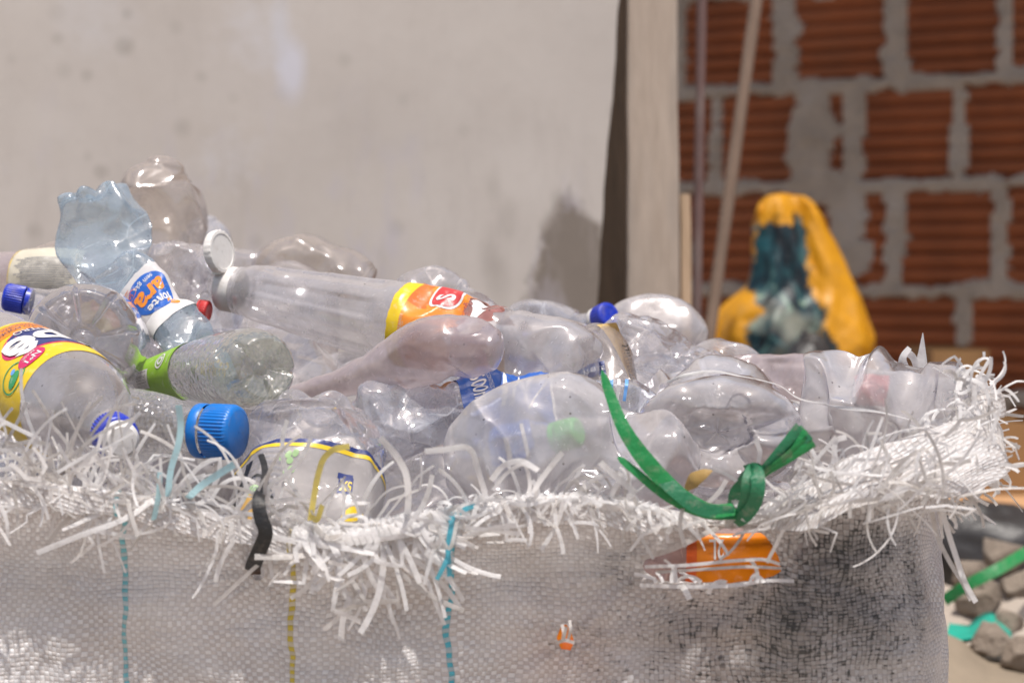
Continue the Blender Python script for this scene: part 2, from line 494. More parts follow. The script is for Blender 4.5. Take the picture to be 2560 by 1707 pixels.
M = {}
M['clear'] = pet('pet_clear', haze=.22, bstr=.12, bs=34, fd=.16)
M['mould'] = pet('pet_moulded_base', haze=.17, bstr=.06, bs=20, fd=.05, edge=.75, rough=.08, fk=1.5)
M['clear2'] = pet('pet_clear_crinkled', haze=.26, hcol=(.84, .80, .80), rough=.055, bs=60, bstr=.15, edge=.65, fs=36, fd=.62, fk=1.1)
M['cool'] = pet('pet_cool', tint=(.96, .97, .99), haze=.28, hcol=(.83, .83, .88), rough=.055, bs=60, bstr=.15, fs=36, fd=.66, fk=1.1)
M['blue'] = pet('pet_pale_blue', tint=(.90, .955, .985), haze=.32, hcol=(.57, .67, .75), bs=50, bstr=.2, edge=.6, fs=36, fd=.42)
M['frost'] = pet('pet_frosted', haze=.44, rough=.17, bs=36, bstr=.10, edge=.5, fs=20, fd=.18)
M['frost2'] = pet('pet_scuffed', haze=.48, hcol=(.85, .81, .805), rough=.11, bs=26, bstr=.10, edge=.65, dirt=1.0, fs=16, fd=.38, fk=1.0)
M['frost3'] = pet('pet_scuffed_base', haze=.52, hcol=(.85, .81, .805), rough=.10, bs=26, bstr=.08, edge=.8, dirt=1.0, fs=15, fd=.36, fk=1.25)
M['smooth'] = pet('pet_smooth', haze=.34, rough=.12, bs=9, bstr=.04, edge=.55, dirt=.9, fs=14, fd=.06)
M['pink'] = pet('pet_pinkish', tint=(.96, .92, .92), haze=.48, hcol=(.69, .59, .585), rough=.20, bs=26, bstr=.10, fs=18, fd=.14)
M['amber'] = pet('pet_dusty', tint=(.955, .93, .90), haze=.30, hcol=(.64, .57, .515), rough=.14, bs=26, bstr=.10, dirt=.9, fs=15, fd=.36)
M['green'] = pet('pet_pale_green', tint=(.965, .975, .93), haze=.20, hcol=(.71, .71, .61), rough=.1, bs=60, bstr=.22, tex=260.0, fd=.05, edge=.75, fk=1.4)
M['honey'] = pet('pet_embossed', haze=.24, hcol=(.72, .71, .70), rough=.12, bs=50, bstr=.5, tex=300.0, fd=.1)
M['juice'] = pet('pet_orange_residue', tint=(.96, .72, .36), haze=.5, hcol=(.78, .44, .12), rough=.2)
M['peach'] = pet('pet_peach', tint=(.96, .80, .74), haze=.45, hcol=(.72, .50, .43), rough=.2)
M['residue'] = pet('glue_residue', tint=(.96, .62, .56), haze=.42, hcol=(.72, .33, .27), rough=.2, dirt=1.0, fs=60, fd=.5)
def prn(k, *a, **b): M[k] = printed('print_' + k, *a, **b)
prn('yellow', (.80, .55, .02)); prn('orange', (.82, .27, .03)); prn('dorange', (.70, .16, .03)); prn('red', (.55, .05, .05))
prn('white', (.74, .72, .71)); prn('navy', (.025, .04, .17)); prn('blueink', (.02, .11, .44)); prn('skyblue', (.16, .38, .78))
prn('limegreen', (.27, .52, .02)); prn('black', (.02, .02, .022)); prn('magenta', (.60, .03, .13)); prn('greenink', (.05, .33, .12))
prn('cream', (.60, .55, .44), rough=.7); prn('tan', (.58, .40, .15), rough=.6); prn('film', (.74, .70, .69), trans=.30, rough=.25)
prn('greyfilm', (.43, .40, .385), trans=.40, rough=.3); prn('fantaorange', (.66, .185, .004), rough=.3, scuff=.12); prn('redorange', (.58, .09, .01), scuff=.12)
prn('potato', (.55, .33, .09)); prn('greyink', (.22, .22, .26)); prn('palegreen', (.35, .52, .25))
M['capblue'] = plastic('plastic_blue', (.004, .16, .54), .36, .34)
M['capdark'] = plastic('plastic_deep_blue', (.012, .035, .42), .35, .4)
M['capwhite'] = plastic('plastic_white', (.72, .69, .66), .45, .55)
M['capred'] = plastic('plastic_red', (.55, .03, .03), .4, .3)
M['capgreen'] = plastic('plastic_green', (.05, .50, .06), .4, .2)
M['tape'] = tape('raffia_white', (.86, .845, .84)); M['tapeblue'] = tape('raffia_pale_blue', (.46, .70, .76)); M['tapeyellow'] = tape('raffia_yellow', (.74, .62, .18))
M['tapecyan'] = tape('raffia_cyan', (.12, .48, .60))
M['taped'] = tape('raffia_dusty', (.66, .63, .605), dirt=.55)
M['strapgreen'] = tape('strap_green', (.015, .24, .065), trans=.18, dirt=.38, rough=.46)
M['strapdark'] = tape('strap_dark_green', (.02, .17, .075), trans=.15, dirt=.4, rough=.48)
M['blacktape'] = tape('ribbon_black', (.012, .012, .013), trans=.05, dirt=.2, rough=.5)

# woven polypropylene sack: warp and weft tapes, coloured marker threads, soot
def sack_mat(marks, soot):
    m = NT('woven_raffia')
    uv = m.coord('UV')
    sep = m.n('SeparateXYZ', {0: uv}).outputs
    wob = m.noise(uv, 22.0, 2, .5); wob2 = m.noise(uv, 17.0, 2, .5)
    U = m.add(sep[0], m.add(m.mul(m.sub(wob, .5), .016), m.mul(m.sub(m.noise(uv, 90.0, 2, .5), .5), .0010))); V = m.add(sep[1], m.add(m.mul(m.sub(wob2, .5), .018), m.mul(m.sub(m.noise(uv, 75.0, 2, .5), .5), .0012)))
    pu, pv = .0030, .0025
    u = m.math('DIVIDE', U, pu); v = m.math('DIVIDE', V, pv)
    iu = m.math('FLOOR', u); iv = m.math('FLOOR', v)
    fu = m.sub(u, iu); fv = m.sub(v, iv)
    par = m.math('MODULO', m.math('ABSOLUTE', m.add(iu, iv)), 2.0)
    par = m.math('GREATER_THAN', par, .5)               # 1: upright tape on top
    tu = m.math('SINE', m.mul(fu, math.pi)); tv = m.math('SINE', m.mul(fv, math.pi))
    edge = m.add(m.mul(par, tu), m.mul(m.sub(1.0, par), tv))
    along = m.add(m.mul(par, tv), m.mul(m.sub(1.0, par), tu))
    gapw = m.ramp(m.noise(uv, 160.0, 2, .6), .35, .7, .10, .40)
    gap = m.math('SUBTRACT', 1.0, m.n('MapRange', {'Value': edge, 'From Min': 0.0, 'From Max': gapw}, clamp=True).outputs[0])
    cell = m.n('CombineXYZ', {0: iu, 1: iv}).outputs[0]
    wn = m.n('TexWhiteNoise', {'Vector': cell}, noise_dimensions='3D').outputs['Value']
    col = m.mix(m.mul(wn, .5), (.90, .895, .90), (.72, .695, .685))
    reg = m.noise(uv, 14.0, 3, .6)
    col = m.mix(m.mul(m.sub(1.0, par), m.ramp(reg, .35, .65, .22, .80)), col, (.53, .465, .44))
    rowv = m.n('TexWhiteNoise', {'Vector': m.n('CombineXYZ', {0: iv, 1: 3.0}).outputs[0]}, noise_dimensions='3D').outputs['Value']
    col = m.mix(m.mul(rowv, .28), col, (.60, .55, .53))
    dirtm = m.ramp(m.noise(uv, 9.0, 5, .65), .46, .75, 0, .45)
    col = m.mix(dirtm, col, (.46, .385, .32))
    for (um, mc) in marks:
        du = m.math('ABSOLUTE', m.sub(iu, math.floor(um / pu)))
        on = m.mul(m.math('LESS_THAN', du, .5), par)
        on2 = m.mul(m.math('LESS_THAN', du, .5), .35)
        col = m.mix(m.math('MAXIMUM', on, on2), col, mc)
    # soot and print rubbed into the weave
    sm = None
    for (cu, cv, su, sv, amp) in soot:
        a = m.math('DIVIDE', m.sub(sep[0], cu), su); b = m.math('DIVIDE', m.sub(sep[1], cv), sv)
        g = m.mul(m.math('EXPONENT', m.mul(m.add(m.mul(a, a), m.mul(b, b)), -1.0)), amp)
        sm = g if sm is None else m.math('MAXIMUM', sm, g)
    streak = m.n('TexNoise', {'Vector': m.n('CombineXYZ', {0: m.mul(U, 420.0), 1: m.mul(V, 130.0)}).outputs[0], 'Scale': 1.0, 'Detail': 3.0}).outputs['Fac']
    streakh = m.n('TexNoise', {'Vector': m.n('CombineXYZ', {0: m.mul(U, 140.0), 1: m.mul(V, 520.0)}).outputs[0], 'Scale': 1.0, 'Detail': 3.0}).outputs['Fac']
    big = m.noise(uv, 26.0, 4, .6)
    s0 = m.mul(sm, m.ramp(big, .28, .66, .70, 1.15))
    hollow = m.sub(1.0, m.mul(m.math('POWER', edge, .7), m.math('POWER', along, .5)))
    s1 = m.ramp(m.add(m.mul(s0, m.add(.30, m.mul(hollow, .62))), m.mul(m.sub(m.add(streak, streakh), 1.0), 1.7)), .25, .66, 0, .90)
    s1 = m.mul(s1, m.ramp(sm, .02, .2))
    wn2 = m.n('TexWhiteNoise', {'Vector': m.n('VectorMath', {0: cell, 1: (17.3, 5.1, 2.0)}, operation='ADD').outputs[0]}, noise_dimensions='3D').outputs['Value']
    s1 = m.mul(s1, m.ramp(wn2, .25, .65, .25, 1.0))
    col = m.mix(m.math('MINIMUM', m.mul(s0, .85), .90), col, (.155, .145, .138))
    col = m.mix(s1, col, (.035, .037, .037))
    col = m.mix(m.math('MULTIPLY', gap, m.mul(m.ramp(wn, .1, .8, .5, 1.0), m.ramp(s0, 0, .8, .62, .97))), col, m.mix(s0, (.26, .21, .18), (.02, .02, .02)))
    h = m.mul(m.math('POWER', edge, .5), m.add(.3, m.mul(m.math('POWER', along, .6), .7)))
    nor = m.bump(h, .6, .0010)
    nor = m.bump(m.noise(uv, 55.0, 3, .55), .35, .012, nor)
    wr = m.n('TexNoise', {'Vector': m.n('Mapping', {'Vector': uv, 'Rotation': (0, 0, .25), 'Scale': (7.0, 26.0, 1.0)}).outputs[0], 'Scale': 1.0, 'Detail': 2.0}).outputs['Fac']
    nor = m.bump(wr, .7, .016, nor)
    p = m.principled(Base_Color=col, Roughness=.34, Normal=nor)
    t = m.n('BsdfTranslucent', {'Color': col, 'Normal': nor}).outputs[0]
    return m.shader(m.mixsh(.28, p, t))

def plaster_mat():
    m = NT('old_white_plaster'); co = m.coord()
    a = m.noise(co, 2.2, 5, .6); b = m.noise(co, 9.0, 5, .62); c = m.noise(co, 60.0, 4, .6)
    col = m.mix(m.ramp(a, .3, .7), (.49, .445, .415), (.53, .49, .455))
    col = m.mix(m.ramp(b, .35, .75, 0, .45), col, (.43, .38, .34))
    col = m.mix(m.ramp(c, .45, .75, 0, .22), col, (.42, .38, .35))
    strz = m.n('Mapping', {'Vector': co, 'Scale': (14.0, 1.0, 2.6)}).outputs[0]
    col = m.mix(m.ramp(m.noise(strz, 1.3, 4, .6), .58, .8, 0, .35), col, (.38, .335, .30))
    vo = m.n('TexVoronoi', {'Vector': co, 'Scale': 17.0}).outputs
    rnd = m.n('SeparateColor', {0: vo['Color']}).outputs[0]
    sp = m.mul(m.ramp(m.add(vo['Distance'], m.mul(b, .12)), .14, .30, 1, 0), m.ramp(rnd, .60, .95, 0, .55))
    col = m.mix(sp, col, (.30, .27, .24))
    vo2 = m.n('TexVoronoi', {'Vector': co, 'Scale': 6.0}).outputs
    rnd2 = m.n('SeparateColor', {0: vo2['Color']}).outputs[1]
    ch = m.mul(m.ramp(m.add(vo2['Distance'], m.mul(c, .35)), .30, .55, 1, 0), m.ramp(rnd2, .72, .8, 0, .5))
    col = m.mix(ch, col, (.56, .56, .60))
    # damp, bare patch at the foot of the wall's end and a bluish paint run
    sx = m.n('SeparateXYZ', {0: m.pos()}).outputs
    def blob(cx, cz, rx, rz, soft, warp):
        a_ = m.math('DIVIDE', m.sub(sx[0], cx), rx); b_ = m.math('DIVIDE', m.sub(sx[2], cz), rz)
        d = m.math('SQRT', m.add(m.mul(a_, a_), m.mul(b_, b_)))
        d = m.add(d, m.mul(m.sub(m.noise(co, 26.0, 5, .65), .5), warp))
        return m.ramp(d, 1 - soft, 1 + soft, 1, 0)
    pb = P(1475, 690, 2.6); pc = P(1412, 690, 2.6); pt = P(1424, 492, 2.6)
    dz = m.sub(sx[2], m.add(float(pt[2]), m.mul(m.math('ABSOLUTE', m.sub(sx[0], float(pt[0]))), -.9)))
    edgeL = m.sub(sx[0], float(P(1326, 690, 2.6)[0]) )
    nn = m.mul(m.sub(m.noise(co, 40.0, 5, .65), .5), .055)
    damp = m.mul(m.ramp(m.add(dz, nn), -.012, .012, 1, 0), m.ramp(m.add(m.add(edgeL, nn), m.mul(m.sub(sx[2], .76), -.18)), -.008, .008, 0, 1))
    col = m.mix(m.mul(damp, .93), col, m.mix(m.ramp(b, .35, .7), (.15, .122, .10), (.20, .166, .138)))
    for (su, sv_, sr, sa) in ((145, 96, .0062, .5), (318, 36, .0060, .6), (218, 190, .0060, .55), (504, 192, .0062, .5), (457, 320, .0085, .6), (252, 430, .0068, .7), (88, 579, .0075, .65),
                              (220, 392, .005, .35), (709, 233, .007, .35), (640, 605, .007, .5), (1010, 250, .006, .25), (1235, 470, .007, .4), (1270, 560, .009, .45), (1225, 640, .010, .5), (1250, 690, .010, .5), (30, 150, .006, .3), (1160, 330, .007, .3)):
        ps = P(su, sv_, 2.6)
        col = m.mix(m.mul(blob(float(ps[0]), float(ps[2]), sr, sr * (1.0 + 1.6 * (su > 1200)), .6, 1.2), sa * .5), col, (.235, .205, .18))
    strk = m.mul(m.ramp(m.noise(m.n('Mapping', {'Vector': m.pos(), 'Scale': (30.0, 1.0, 7.0)}).outputs[0], 1.0, 4, .65), .52, .72, 0, .5), m.ramp(sx[2], .78, 1.0, 1, 0))
    col = m.mix(strk, col, (.34, .30, .28))
    lil = m.mul(m.ramp(m.noise(m.n('Mapping', {'Vector': m.pos(), 'Scale': (24.0, 1.0, 9.0), 'Location': (3.0, 0, 5.0)}).outputs[0], 1.0, 3, .6), .55, .7, 0, .5), m.ramp(sx[2], .86, 1.0, 1, 0))
    col = m.mix(lil, col, (.44, .41, .46))
    p1 = P(728, 175, 2.6)
    col = m.mix(m.mul(blob(float(p1[0]), float(p1[2]), .014, .03, .5, 1.0), .75), col, (.57, .57, .64))
    p2 = P(700, 80, 2.6)
    col = m.mix(m.mul(blob(float(p2[0]), float(p2[2]), .009, .03, .6, .8), .45), col, (.53, .54, .60))
    nor = m.bump(m.add(m.mul(c, .4), m.mul(b, .4)), .10, .006)
    return m.shader(m.principled(Base_Color=col, Roughness=.9, Normal=nor))

def rough_mat(name, c1, c2, scale=20.0, bstr=.5, bdist=.01, rough=.9, c3=None, stretch=None, spots=0.0):
    m = NT(name); co = m.coord()
    if stretch: co = m.n('Mapping', {'Vector': co, 'Scale': stretch}).outputs[0]
    a = m.noise(co, scale, 5, .62); b = m.noise(co, scale * 5.0, 4, .6); c = m.noise(co, scale * .3, 3, .55)
    col = m.mix(m.ramp(a, .32, .68), c1, c2)
    if c3: col = m.mix(m.ramp(c, .48, .68, 0, .85), col, c3)
    if spots: col = m.mix(m.ramp(b, .62, .72, 0, spots), col, (c1[0] * .25, c1[1] * .25, c1[2] * .25))
    nor = m.bump(m.add(a, m.mul(b, .4)), bstr, bdist)
    return m.shader(m.principled(Base_Color=col, Roughness=rough, Normal=nor))

M['plaster'] = plaster_mat()
M['brick'] = rough_mat('fired_clay', (.35, .100, .033), (.20, .060, .022), 6.0, .5, .006, c3=(.27, .105, .048))
M['mortar'] = rough_mat('cement_mortar', (.47, .39, .315), (.35, .295, .24), 24.0, .9, .012, c3=(.50, .44, .38))
M['plank'] = rough_mat('weathered_plank', (.52, .43, .355), (.42, .34, .275), 16.0, .35, .006, c3=(.36, .31, .27), stretch=(5, 5, .5))
M['lath'] = rough_mat('pale_lath', (.58, .42, .29), (.46, .33, .22), 16.0, .3, .005, stretch=(5, 5, .5))
M['gapshade'] = rough_mat('gap_shade_brown', (.085, .055, .036), (.05, .033, .022), 14.0, .4, .006, stretch=(6, 6, .6))  # deep shade of the wall gap put into a dark brown
M['pipe'] = rough_mat('painted_pipe', (.20, .12, .112), (.15, .095, .088), 20.0, .2, .003, rough=.6, c3=(.30, .24, .22))
M['pole'] = rough_mat('bare_pole', (.23, .16, .12), (.17, .118, .088), 18.0, .3, .004, stretch=(4, 4, .5))
M['cardboard'] = rough_mat('cardboard', (.36, .20, .085), (.29, .155, .062), 10.0, .15, .003)
M['cardlit'] = rough_mat('cardboard_sunlit', (.52, .30, .15), (.42, .24, .12), 10.0, .15, .003)  # lighter copy of the cardboard, sunlight put into the colour
M['concrete'] = rough_mat('broken_concrete', (.26, .21, .165), (.165, .13, .10), 22.0, .9, .012, c3=(.33, .28, .23), spots=.4)
M['ground'] = rough_mat('dusty_ground', (.44, .38, .32), (.36, .30, .25), 5.0, .6, .02, c3=(.48, .43, .37), spots=.3)
M['sackcloth'] = rough_mat('beige_cloth', (.27, .215, .155), (.22, .175, .125), 14.0, .3, .01, c3=(.19, .145, .095))
M['teal'] = rough_mat('teal_cloth', (.015, .36, .26), (.012, .27, .20), 14.0, .3, .01, rough=.6)
M['blackbag'] = rough_mat('black_film', (.028, .026, .026), (.045, .042, .042), 14.0, .5, .01, rough=.45)
M['shade_slab'] = rough_mat('shade_slab_grey', (.30, .29, .28), (.24, .23, .22), 8.0, .3, .01)  # surface of the unseen slab added to cast shade
M['leaf'] = rough_mat('dry_leaf', (.42, .26, .08), (.30, .20, .07), 60.0, .3, .003, rough=.6)

def yellow_sack_mat():
    m = NT('yellow_printed_film'); co = m.coord()
    w = m.noise(co, 16.0, 4, .6)
    att = m.n('TexCoord').outputs['UV']
    sp = m.n('SeparateXYZ', {0: att}).outputs
    ww = m.mul(m.sub(m.noise(co, 20.0, 5, .7), .5), .42)
    a = m.math('DIVIDE', m.add(m.sub(sp[0], m.ramp(sp[1], .0, .8, .50, .43)), ww), m.ramp(sp[1], .0, .85, .22, .14))
    d = m.math('ABSOLUTE', a)
    prt = m.mul(m.ramp(d, .92, 1.05, 1, 0), m.ramp(m.add(sp[1], ww), .80, .84, 1, 0))
    nn = m.noise(m.n('Mapping', {'Vector': co, 'Scale': (1.6, 1.6, .7)}).outputs[0], 20.0, 5, .65, 1.0)
    dark = m.mix(m.ramp(nn, .42, .62), (.008, .014, .02), (.014, .09, .115))
    dark = m.mix(m.mul(m.ramp(nn, .55, .68), m.ramp(sp[1], .68, .38, 0, 1)), dark, (.30, .42, .30))
    pale = m.mul(m.ramp(m.noise(co, 9.0, 3, .5), .50, .62), m.ramp(sp[1], .42, .25, 0, .55))
    dark = m.mix(pale, dark, (.45, .46, .37))
    yel = m.mix(m.ramp(m.noise(co, 30.0, 5, .65), .55, .8, 0, .5), (.74, .34, .012), (.42, .27, .12))
    col = m.mix(prt, yel, dark)
    nor = m.bump(m.n('TexVoronoi', {'Vector': m.n('Mapping', {'Vector': co, 'Rotation': (.3, .5, .2), 'Scale': (1, 1, .45)}).outputs[0], 'Scale': 16.0}).outputs['Distance'], 1.0, .008)
    nor = m.bump(m.noise(co, 24.0, 3, .55), .4, .012, nor)
    p = m.principled(Base_Color=col, Roughness=.45, Normal=nor)
    t = m.n('BsdfTranslucent', {'Color': col}).outputs[0]
    return m.shader(m.mixsh(.2, p, t))
M['yellowsack'] = yellow_sack_mat()
# ------------------------------------------------------------------ bottles of the heap
def root_of(body, name, label, group=None):
    lo = body.C.copy()
    base = np.array([lo[:, 0].mean(), lo[:, 1].mean(), lo[:, 2].min() - body.Rm * .9])
    return empty(name, base, label, 'bottle', group)

def shellobj(body, name, mat, parent=None, nt=80, nth=64):
    mb = MB(); body.shell(mb, nt, nth)
    return mb.build(name, mat, parent)

def simple(body, name, mat, label, group=None, nt=80, nth=64):
    o = shellobj(body, name, mat, None, nt, nth)
    return setp(o, label, 'bottle', group)

HEAP = 'plastic bottles heaped in the sack'

# --- pale blue crushed water bottle with a round blue and orange label
b = Body([(232, 505, 1.74, 102), (244, 560, 1.735, 127), (258, 615, 1.73, 123), (285, 675, 1.715, 100), (340, 718, 1.69, 78, .42), (400, 765, 1.67, 70, .36),
          (455, 826, 1.65, 66, .4), (510, 900, 1.64, 60), (560, 960, 1.63, 40)], ratio=.62, caps=('petal', 'round'), capk=(.34, .5), lobes=7, lobeph=.4, scallop=.16,
         dents=[(.06, 75, .55, .9, 1.2, 30), (.22, 60, .62, 1.1, 1.25, -20), (.16, 120, .66, .7, 1.4, 15), (.30, 20, .75, .8, 1.3, 10), (.35, 100, .7, .9, 1.2, -30)],
         planes=8, pdepth=(.72, .92), noise=.02, nscale=2.6, crum=.05, cscale=1.2, seed=3)
r = root_of(b, 'water_bottle', 'crushed pale blue bottle standing base up with a round blue and orange label')
shellobj(b, 'body', M['blue'], r, 110, 80)
mb = MB()
Lw = b.L; TC = .565; TH = 104
b.decal(mb, rect2d(.105, .052, 44, 26, edge=.0012), TC + .003 / Lw, 86, 0, .0005)
b.decal(mb, rect2d(.105, .014, 44, 8, cy=.019), TC + .003 / Lw, 86, 3, .0007)
b.decal(mb, ellipse2d(.0200, .0180), TC, TH, 1, .0010)
b.decal(mb, ellipse2d(.0036, .0056, 20, 3, -.0085, .0170), TC, TH, 2, .0011)
def tx(body, mb, txt, size, tc, thc, mat, bold=0, deg=0, upT=True, off=.0013, shear=0, sx=1.0):
    v, f = text2d(txt, size, bold, shear)
    v = v * [sx, 1]
    if deg: v = rot2(v, deg)
    body.decal(mb, (v, f), tc, thc, mat, off, upT)
tx(b, mb, 'fonte', .0112, TC + .0098 / Lw, TH, 3, .02)
tx(b, mb, 'ara', .0212, TC - .0008 / Lw, TH, 2, .03, shear=.25)
tx(b, mb, 'sem gás', .0058, TC - .0122 / Lw, TH + 4, 3)
tx(b, mb, 'SI', .0038, TC + .0172 / Lw, TH + 26, 3)
tx(b, mb, '500ml', .0044, TC - .013 / Lw, 62, 4)
v, f = ellipse2d(.0095, .0034, 32, 1, r0=.88); b.decal(mb, (v, f), TC - .013 / Lw, 62, 4, .001)
v, f = rect2d(.011, .0006); b.decal(mb, (v, f), TC - .0178 / Lw, 62, 4, .001)
mb.build('label', [M['film'], M['blueink'], M['orange'], M['white'], M['dorange']], r)

# --- yellow-label detergent bottle at the left
b = Body([(-95, 862, 1.65, 110), (-30, 897, 1.612, 125), (30, 930, 1.58, 134), (108, 973, 1.54, 140), (180, 1012, 1.505, 142), (222, 1038, 1.482, 120),
          (252, 1060, 1.465, 78), (268, 1074, 1.452, 50), (276, 1080, 1.445, 48)], caps=('flat', None), noise=.008, nscale=1.5, crum=.008, seed=5,
         dents=[(.1, 90, .9, .8, 1.1, 0)])
r = root_of(b, 'detergent_bottle', 'clear detergent bottle with a yellow label printed upside down and a deep blue cap')
shellobj(b, 'body', M['smooth'], r, 90, 72)
c, T, rr = b.end(1.0)
make_cap(r, c + T * .003, T, .0132, .016, M['capdark'], ribs=40, band=False)
mb = MB(); lathe(mb, c + T * .020, T, [(.0105, 0), (.0112, .001), (.0108, .006), (.0085, .0085), (.0004, .009)]); mb.build('flip_lid', M['capwhite'], r, sharp=True)
mb = MB(); Lb = b.L
b.decal(mb, rect2d(.21, .085, 76, 34), .56, 130, 0, .0004)
b.decal(mb, ellipse2d(.036, .0090), .440, 138, 1, .0007)
b.decal(mb, ellipse2d(.0415, .0245), .560, 164, 7, .0006)
b.decal(mb, ellipse2d(.0392, .0230), .556, 166, 2, .0008)
b.decal(mb, ellipse2d(.0100, .0078), .665, 112, 3, .0010)
b.decal(mb, ellipse2d(.0115, .0115, r0=.9, rings=1), .655, 86, 4, .0008)
b.decal(mb, ellipse2d(.0065, .0045, 20, 3, .001, .002), .655, 86, 4, .0009)
b.decal(mb, ellipse2d(.0022, .0022, 14, 2, -.003, -.003), .655, 86, 6, .0010)
tx(b, mb, 'Ypê', .044, .572, 158, 5, .035)
tx(b, mb, 'NEUTRO', .0080, .488, 150, 5)
tx(b, mb, 'ALTO PODER', .0056, .452, 138, 2)
tx(b, mb, 'DESENGORDURANTE', .0044, .430, 130, 2)
tx(b, mb, 'Nº1', .0078, .672, 112, 5, .02)
tx(b, mb, 'BRASIL', .0034, .650, 112, 5)
mb.build('label', [M['yellow'], M['orange'], M['navy'], M['magenta'], M['greenink'], M['white'], M['skyblue'], M['magenta']], r)

# --- bottle base with radial grooves, facing the lens
b = Body([(300, 985, 1.74, 130), (262, 930, 1.70, 142), (232, 885, 1.655, 150), (213, 858, 1.62, 152), (208, 850, 1.605, 146)], ref='up', caps=('round', 'star'), capk=(.4, .45),
         lobes=8, lobeph=.25, noise=.012, crum=.012, seed=8, dents=[(.45, 10, .85, .8, 1.3, 0)])
simple(b, 'soda_bottle', M['mould'], 'clear bottle with its grooved round base turned frontwards, beside the yellow label', HEAP, 60, 208)

# --- pinkish bottle with a cream paper label far left, and the brownish one behind
b = Body([(-70, 702, 1.86, 66), (0, 700, 1.86, 70), (60, 699, 1.855, 72), (90, 699, 1.85, 76), (150, 700, 1.85, 78), (215, 705, 1.85, 76), (280, 712, 1.85, 60)], noise=.015, seed=12)
r = root_of(b, 'vinegar_bottle', 'bottle of pinkish tint with a cream paper label of small print, at the far left')
shellobj(b, 'body', M['pink'], r, 60, 48)
mb = MB(); b.decal(mb, rect2d(.085, .047, 36, 18), .60, 95, 0, .0005); b.decal(mb, rect2d(.085, .0013, 36, 2), .60 - .0232 / b.L, 95, 1, .0008)
for k in range(22):
    b.decal(mb, rect2d(.0006, .030 + .008 * random.random(), 2, 12), .61, 45 + k * 4.2, 2, .0008)
mb.build('label', [M['cream'], M['yellow'], M['greyink']], r)
b = Body([(90, 740, 1.98, 60), (120, 700, 1.98, 84), (170, 690, 1.98, 88), (230, 700, 1.98, 80), (270, 730, 1.98, 60)], planes=3, seed=14)
simple(b, 'soda_bottle', M['amber'], 'dusty brownish bottle peeping up behind the cream paper label', HEAP, 40, 40)

# --- bottle with a scuffed deep blue cap at the left edge
b = Body([(66, 752, 1.725, 34), (80, 755, 1.725, 36), (105, 764, 1.725, 44), (150, 780, 1.725, 62), (210, 800, 1.73, 68), (290, 830, 1.74, 66), (340, 850, 1.745, 50)], noise=.01, seed=15, caps=(None, 'round'))
r = root_of(b, 'water_bottle', 'clear bottle with a grimy deep blue cap at the left edge of the heap')
shellobj(b, 'body', M['clear'], r, 60, 48)
c, T, rr = b.end(0.0)
make_cap(r, c - T * .001, -T, .0098, .015, M['capdark'], ribs=36)

# --- tall grey crumpled bottle at the top left
b = Body([(412, 416, 1.97, 50), (406, 442, 1.97, 92), (408, 478, 1.97, 118), (414, 522, 1.965, 118), (412, 575, 1.96, 104), (406, 640, 1.955, 92), (400, 770, 1.95, 70)],
         ratio=.85, caps=('round', 'round'), capk=(.55, .4), lobes=4, lobeph=.9, noise=.015, crum=.04, cscale=.8, seed=21, planes=3, pdepth=(.70, .88),
         dents=[(.06, 162, .60, .34, 1.5, 12), (.10, 20, .82, 1.0, 1.1, 38), (.10, 85, .66, .42, 1.5, -36), (.36, 168, .84, .6, 1.2, -16), (.34, 60, .8, .8, 1.3, 25)])
simple(b, 'soda_bottle', M['amber'], 'grey crumpled bottle sticking up highest, against the plaster wall', HEAP, 80, 64)
b = Body([(505, 560, 2.03, 40), (512, 585, 2.03, 60), (505, 640, 2.02, 74), (490, 720, 2.0, 76), (480, 800, 2.0, 60)], noise=.02, seed=22, planes=2)
simple(b, 'soda_bottle', M['cool'], 'bluish bottle mostly hidden behind the highest grey crumpled bottle', HEAP, 50, 48)
b = Body([(392, 668, 1.80, 62), (415, 668, 1.80, 78), (450, 672, 1.80, 82), (490, 678, 1.80, 80), (525, 686, 1.80, 78), (552, 700, 1.80, 58)], noise=.03, crum=.07, cscale=1.2, seed=23, planes=6, pdepth=(.7, .9), caps=('round', 'petal'), capk=(.4, .35),
         dents=[(.35, 100, .66, .5, 1.6, 5), (.7, 75, .7, .45, 1.5, -20), (.62, 130, .75, .4, 1.5, 30), (.15, 60, .8, .5, 1.4, 0)])
simple(b, 'soda_bottle', M['clear2'], 'short dented clear bottle just left of the dirty white flip cap', HEAP, 80, 64)
b = Body([(548, 690, 1.98, 40), (590, 668, 1.98, 46), (640, 662, 1.98, 48), (690, 680, 1.98, 44)], planes=5, seed=24, noise=.05)
simple(b, 'water_bottle', M['clear2'], 'small crumpled bottle peeping out behind the neck of the long bottle', HEAP, 50, 40)
b = Body([(690, 720, 1.94, 66), (706, 690, 1.94, 84), (750, 684, 1.935, 96), (812, 682, 1.93, 97), (868, 696, 1.93, 86), (905, 720, 1.93, 60)], seed=25, noise=.015, crum=.03, cscale=1.4, planes=4, pdepth=(.7, .88), caps=('round', 'round'), capk=(.25, .3),
         dents=[(.5, 70, .62, 1.0, 1.4, 10), (.75, 95, .6, .6, 1.4, -25), (.2, 80, .75, .6, 1.2, 20)])
simple(b, 'soda_bottle', M['amber'], 'round-topped dusty bottle standing behind the long bottle, clear of the others', HEAP, 70, 64)
b = Body([(985, 760, 1.86, 36), (1030, 735, 1.86, 56), (1085, 738, 1.855, 70), (1130, 765, 1.85, 66), (1185, 800, 1.84, 56), (1230, 835, 1.84, 40)], seed=26, noise=.03, crum=.10, dents=[(.45, 60, .6, .7, 1.5, 25), (.6, 110, .7, .5, 1.5, -10), (.3, 110, .75, .5, 1.4, 20)])
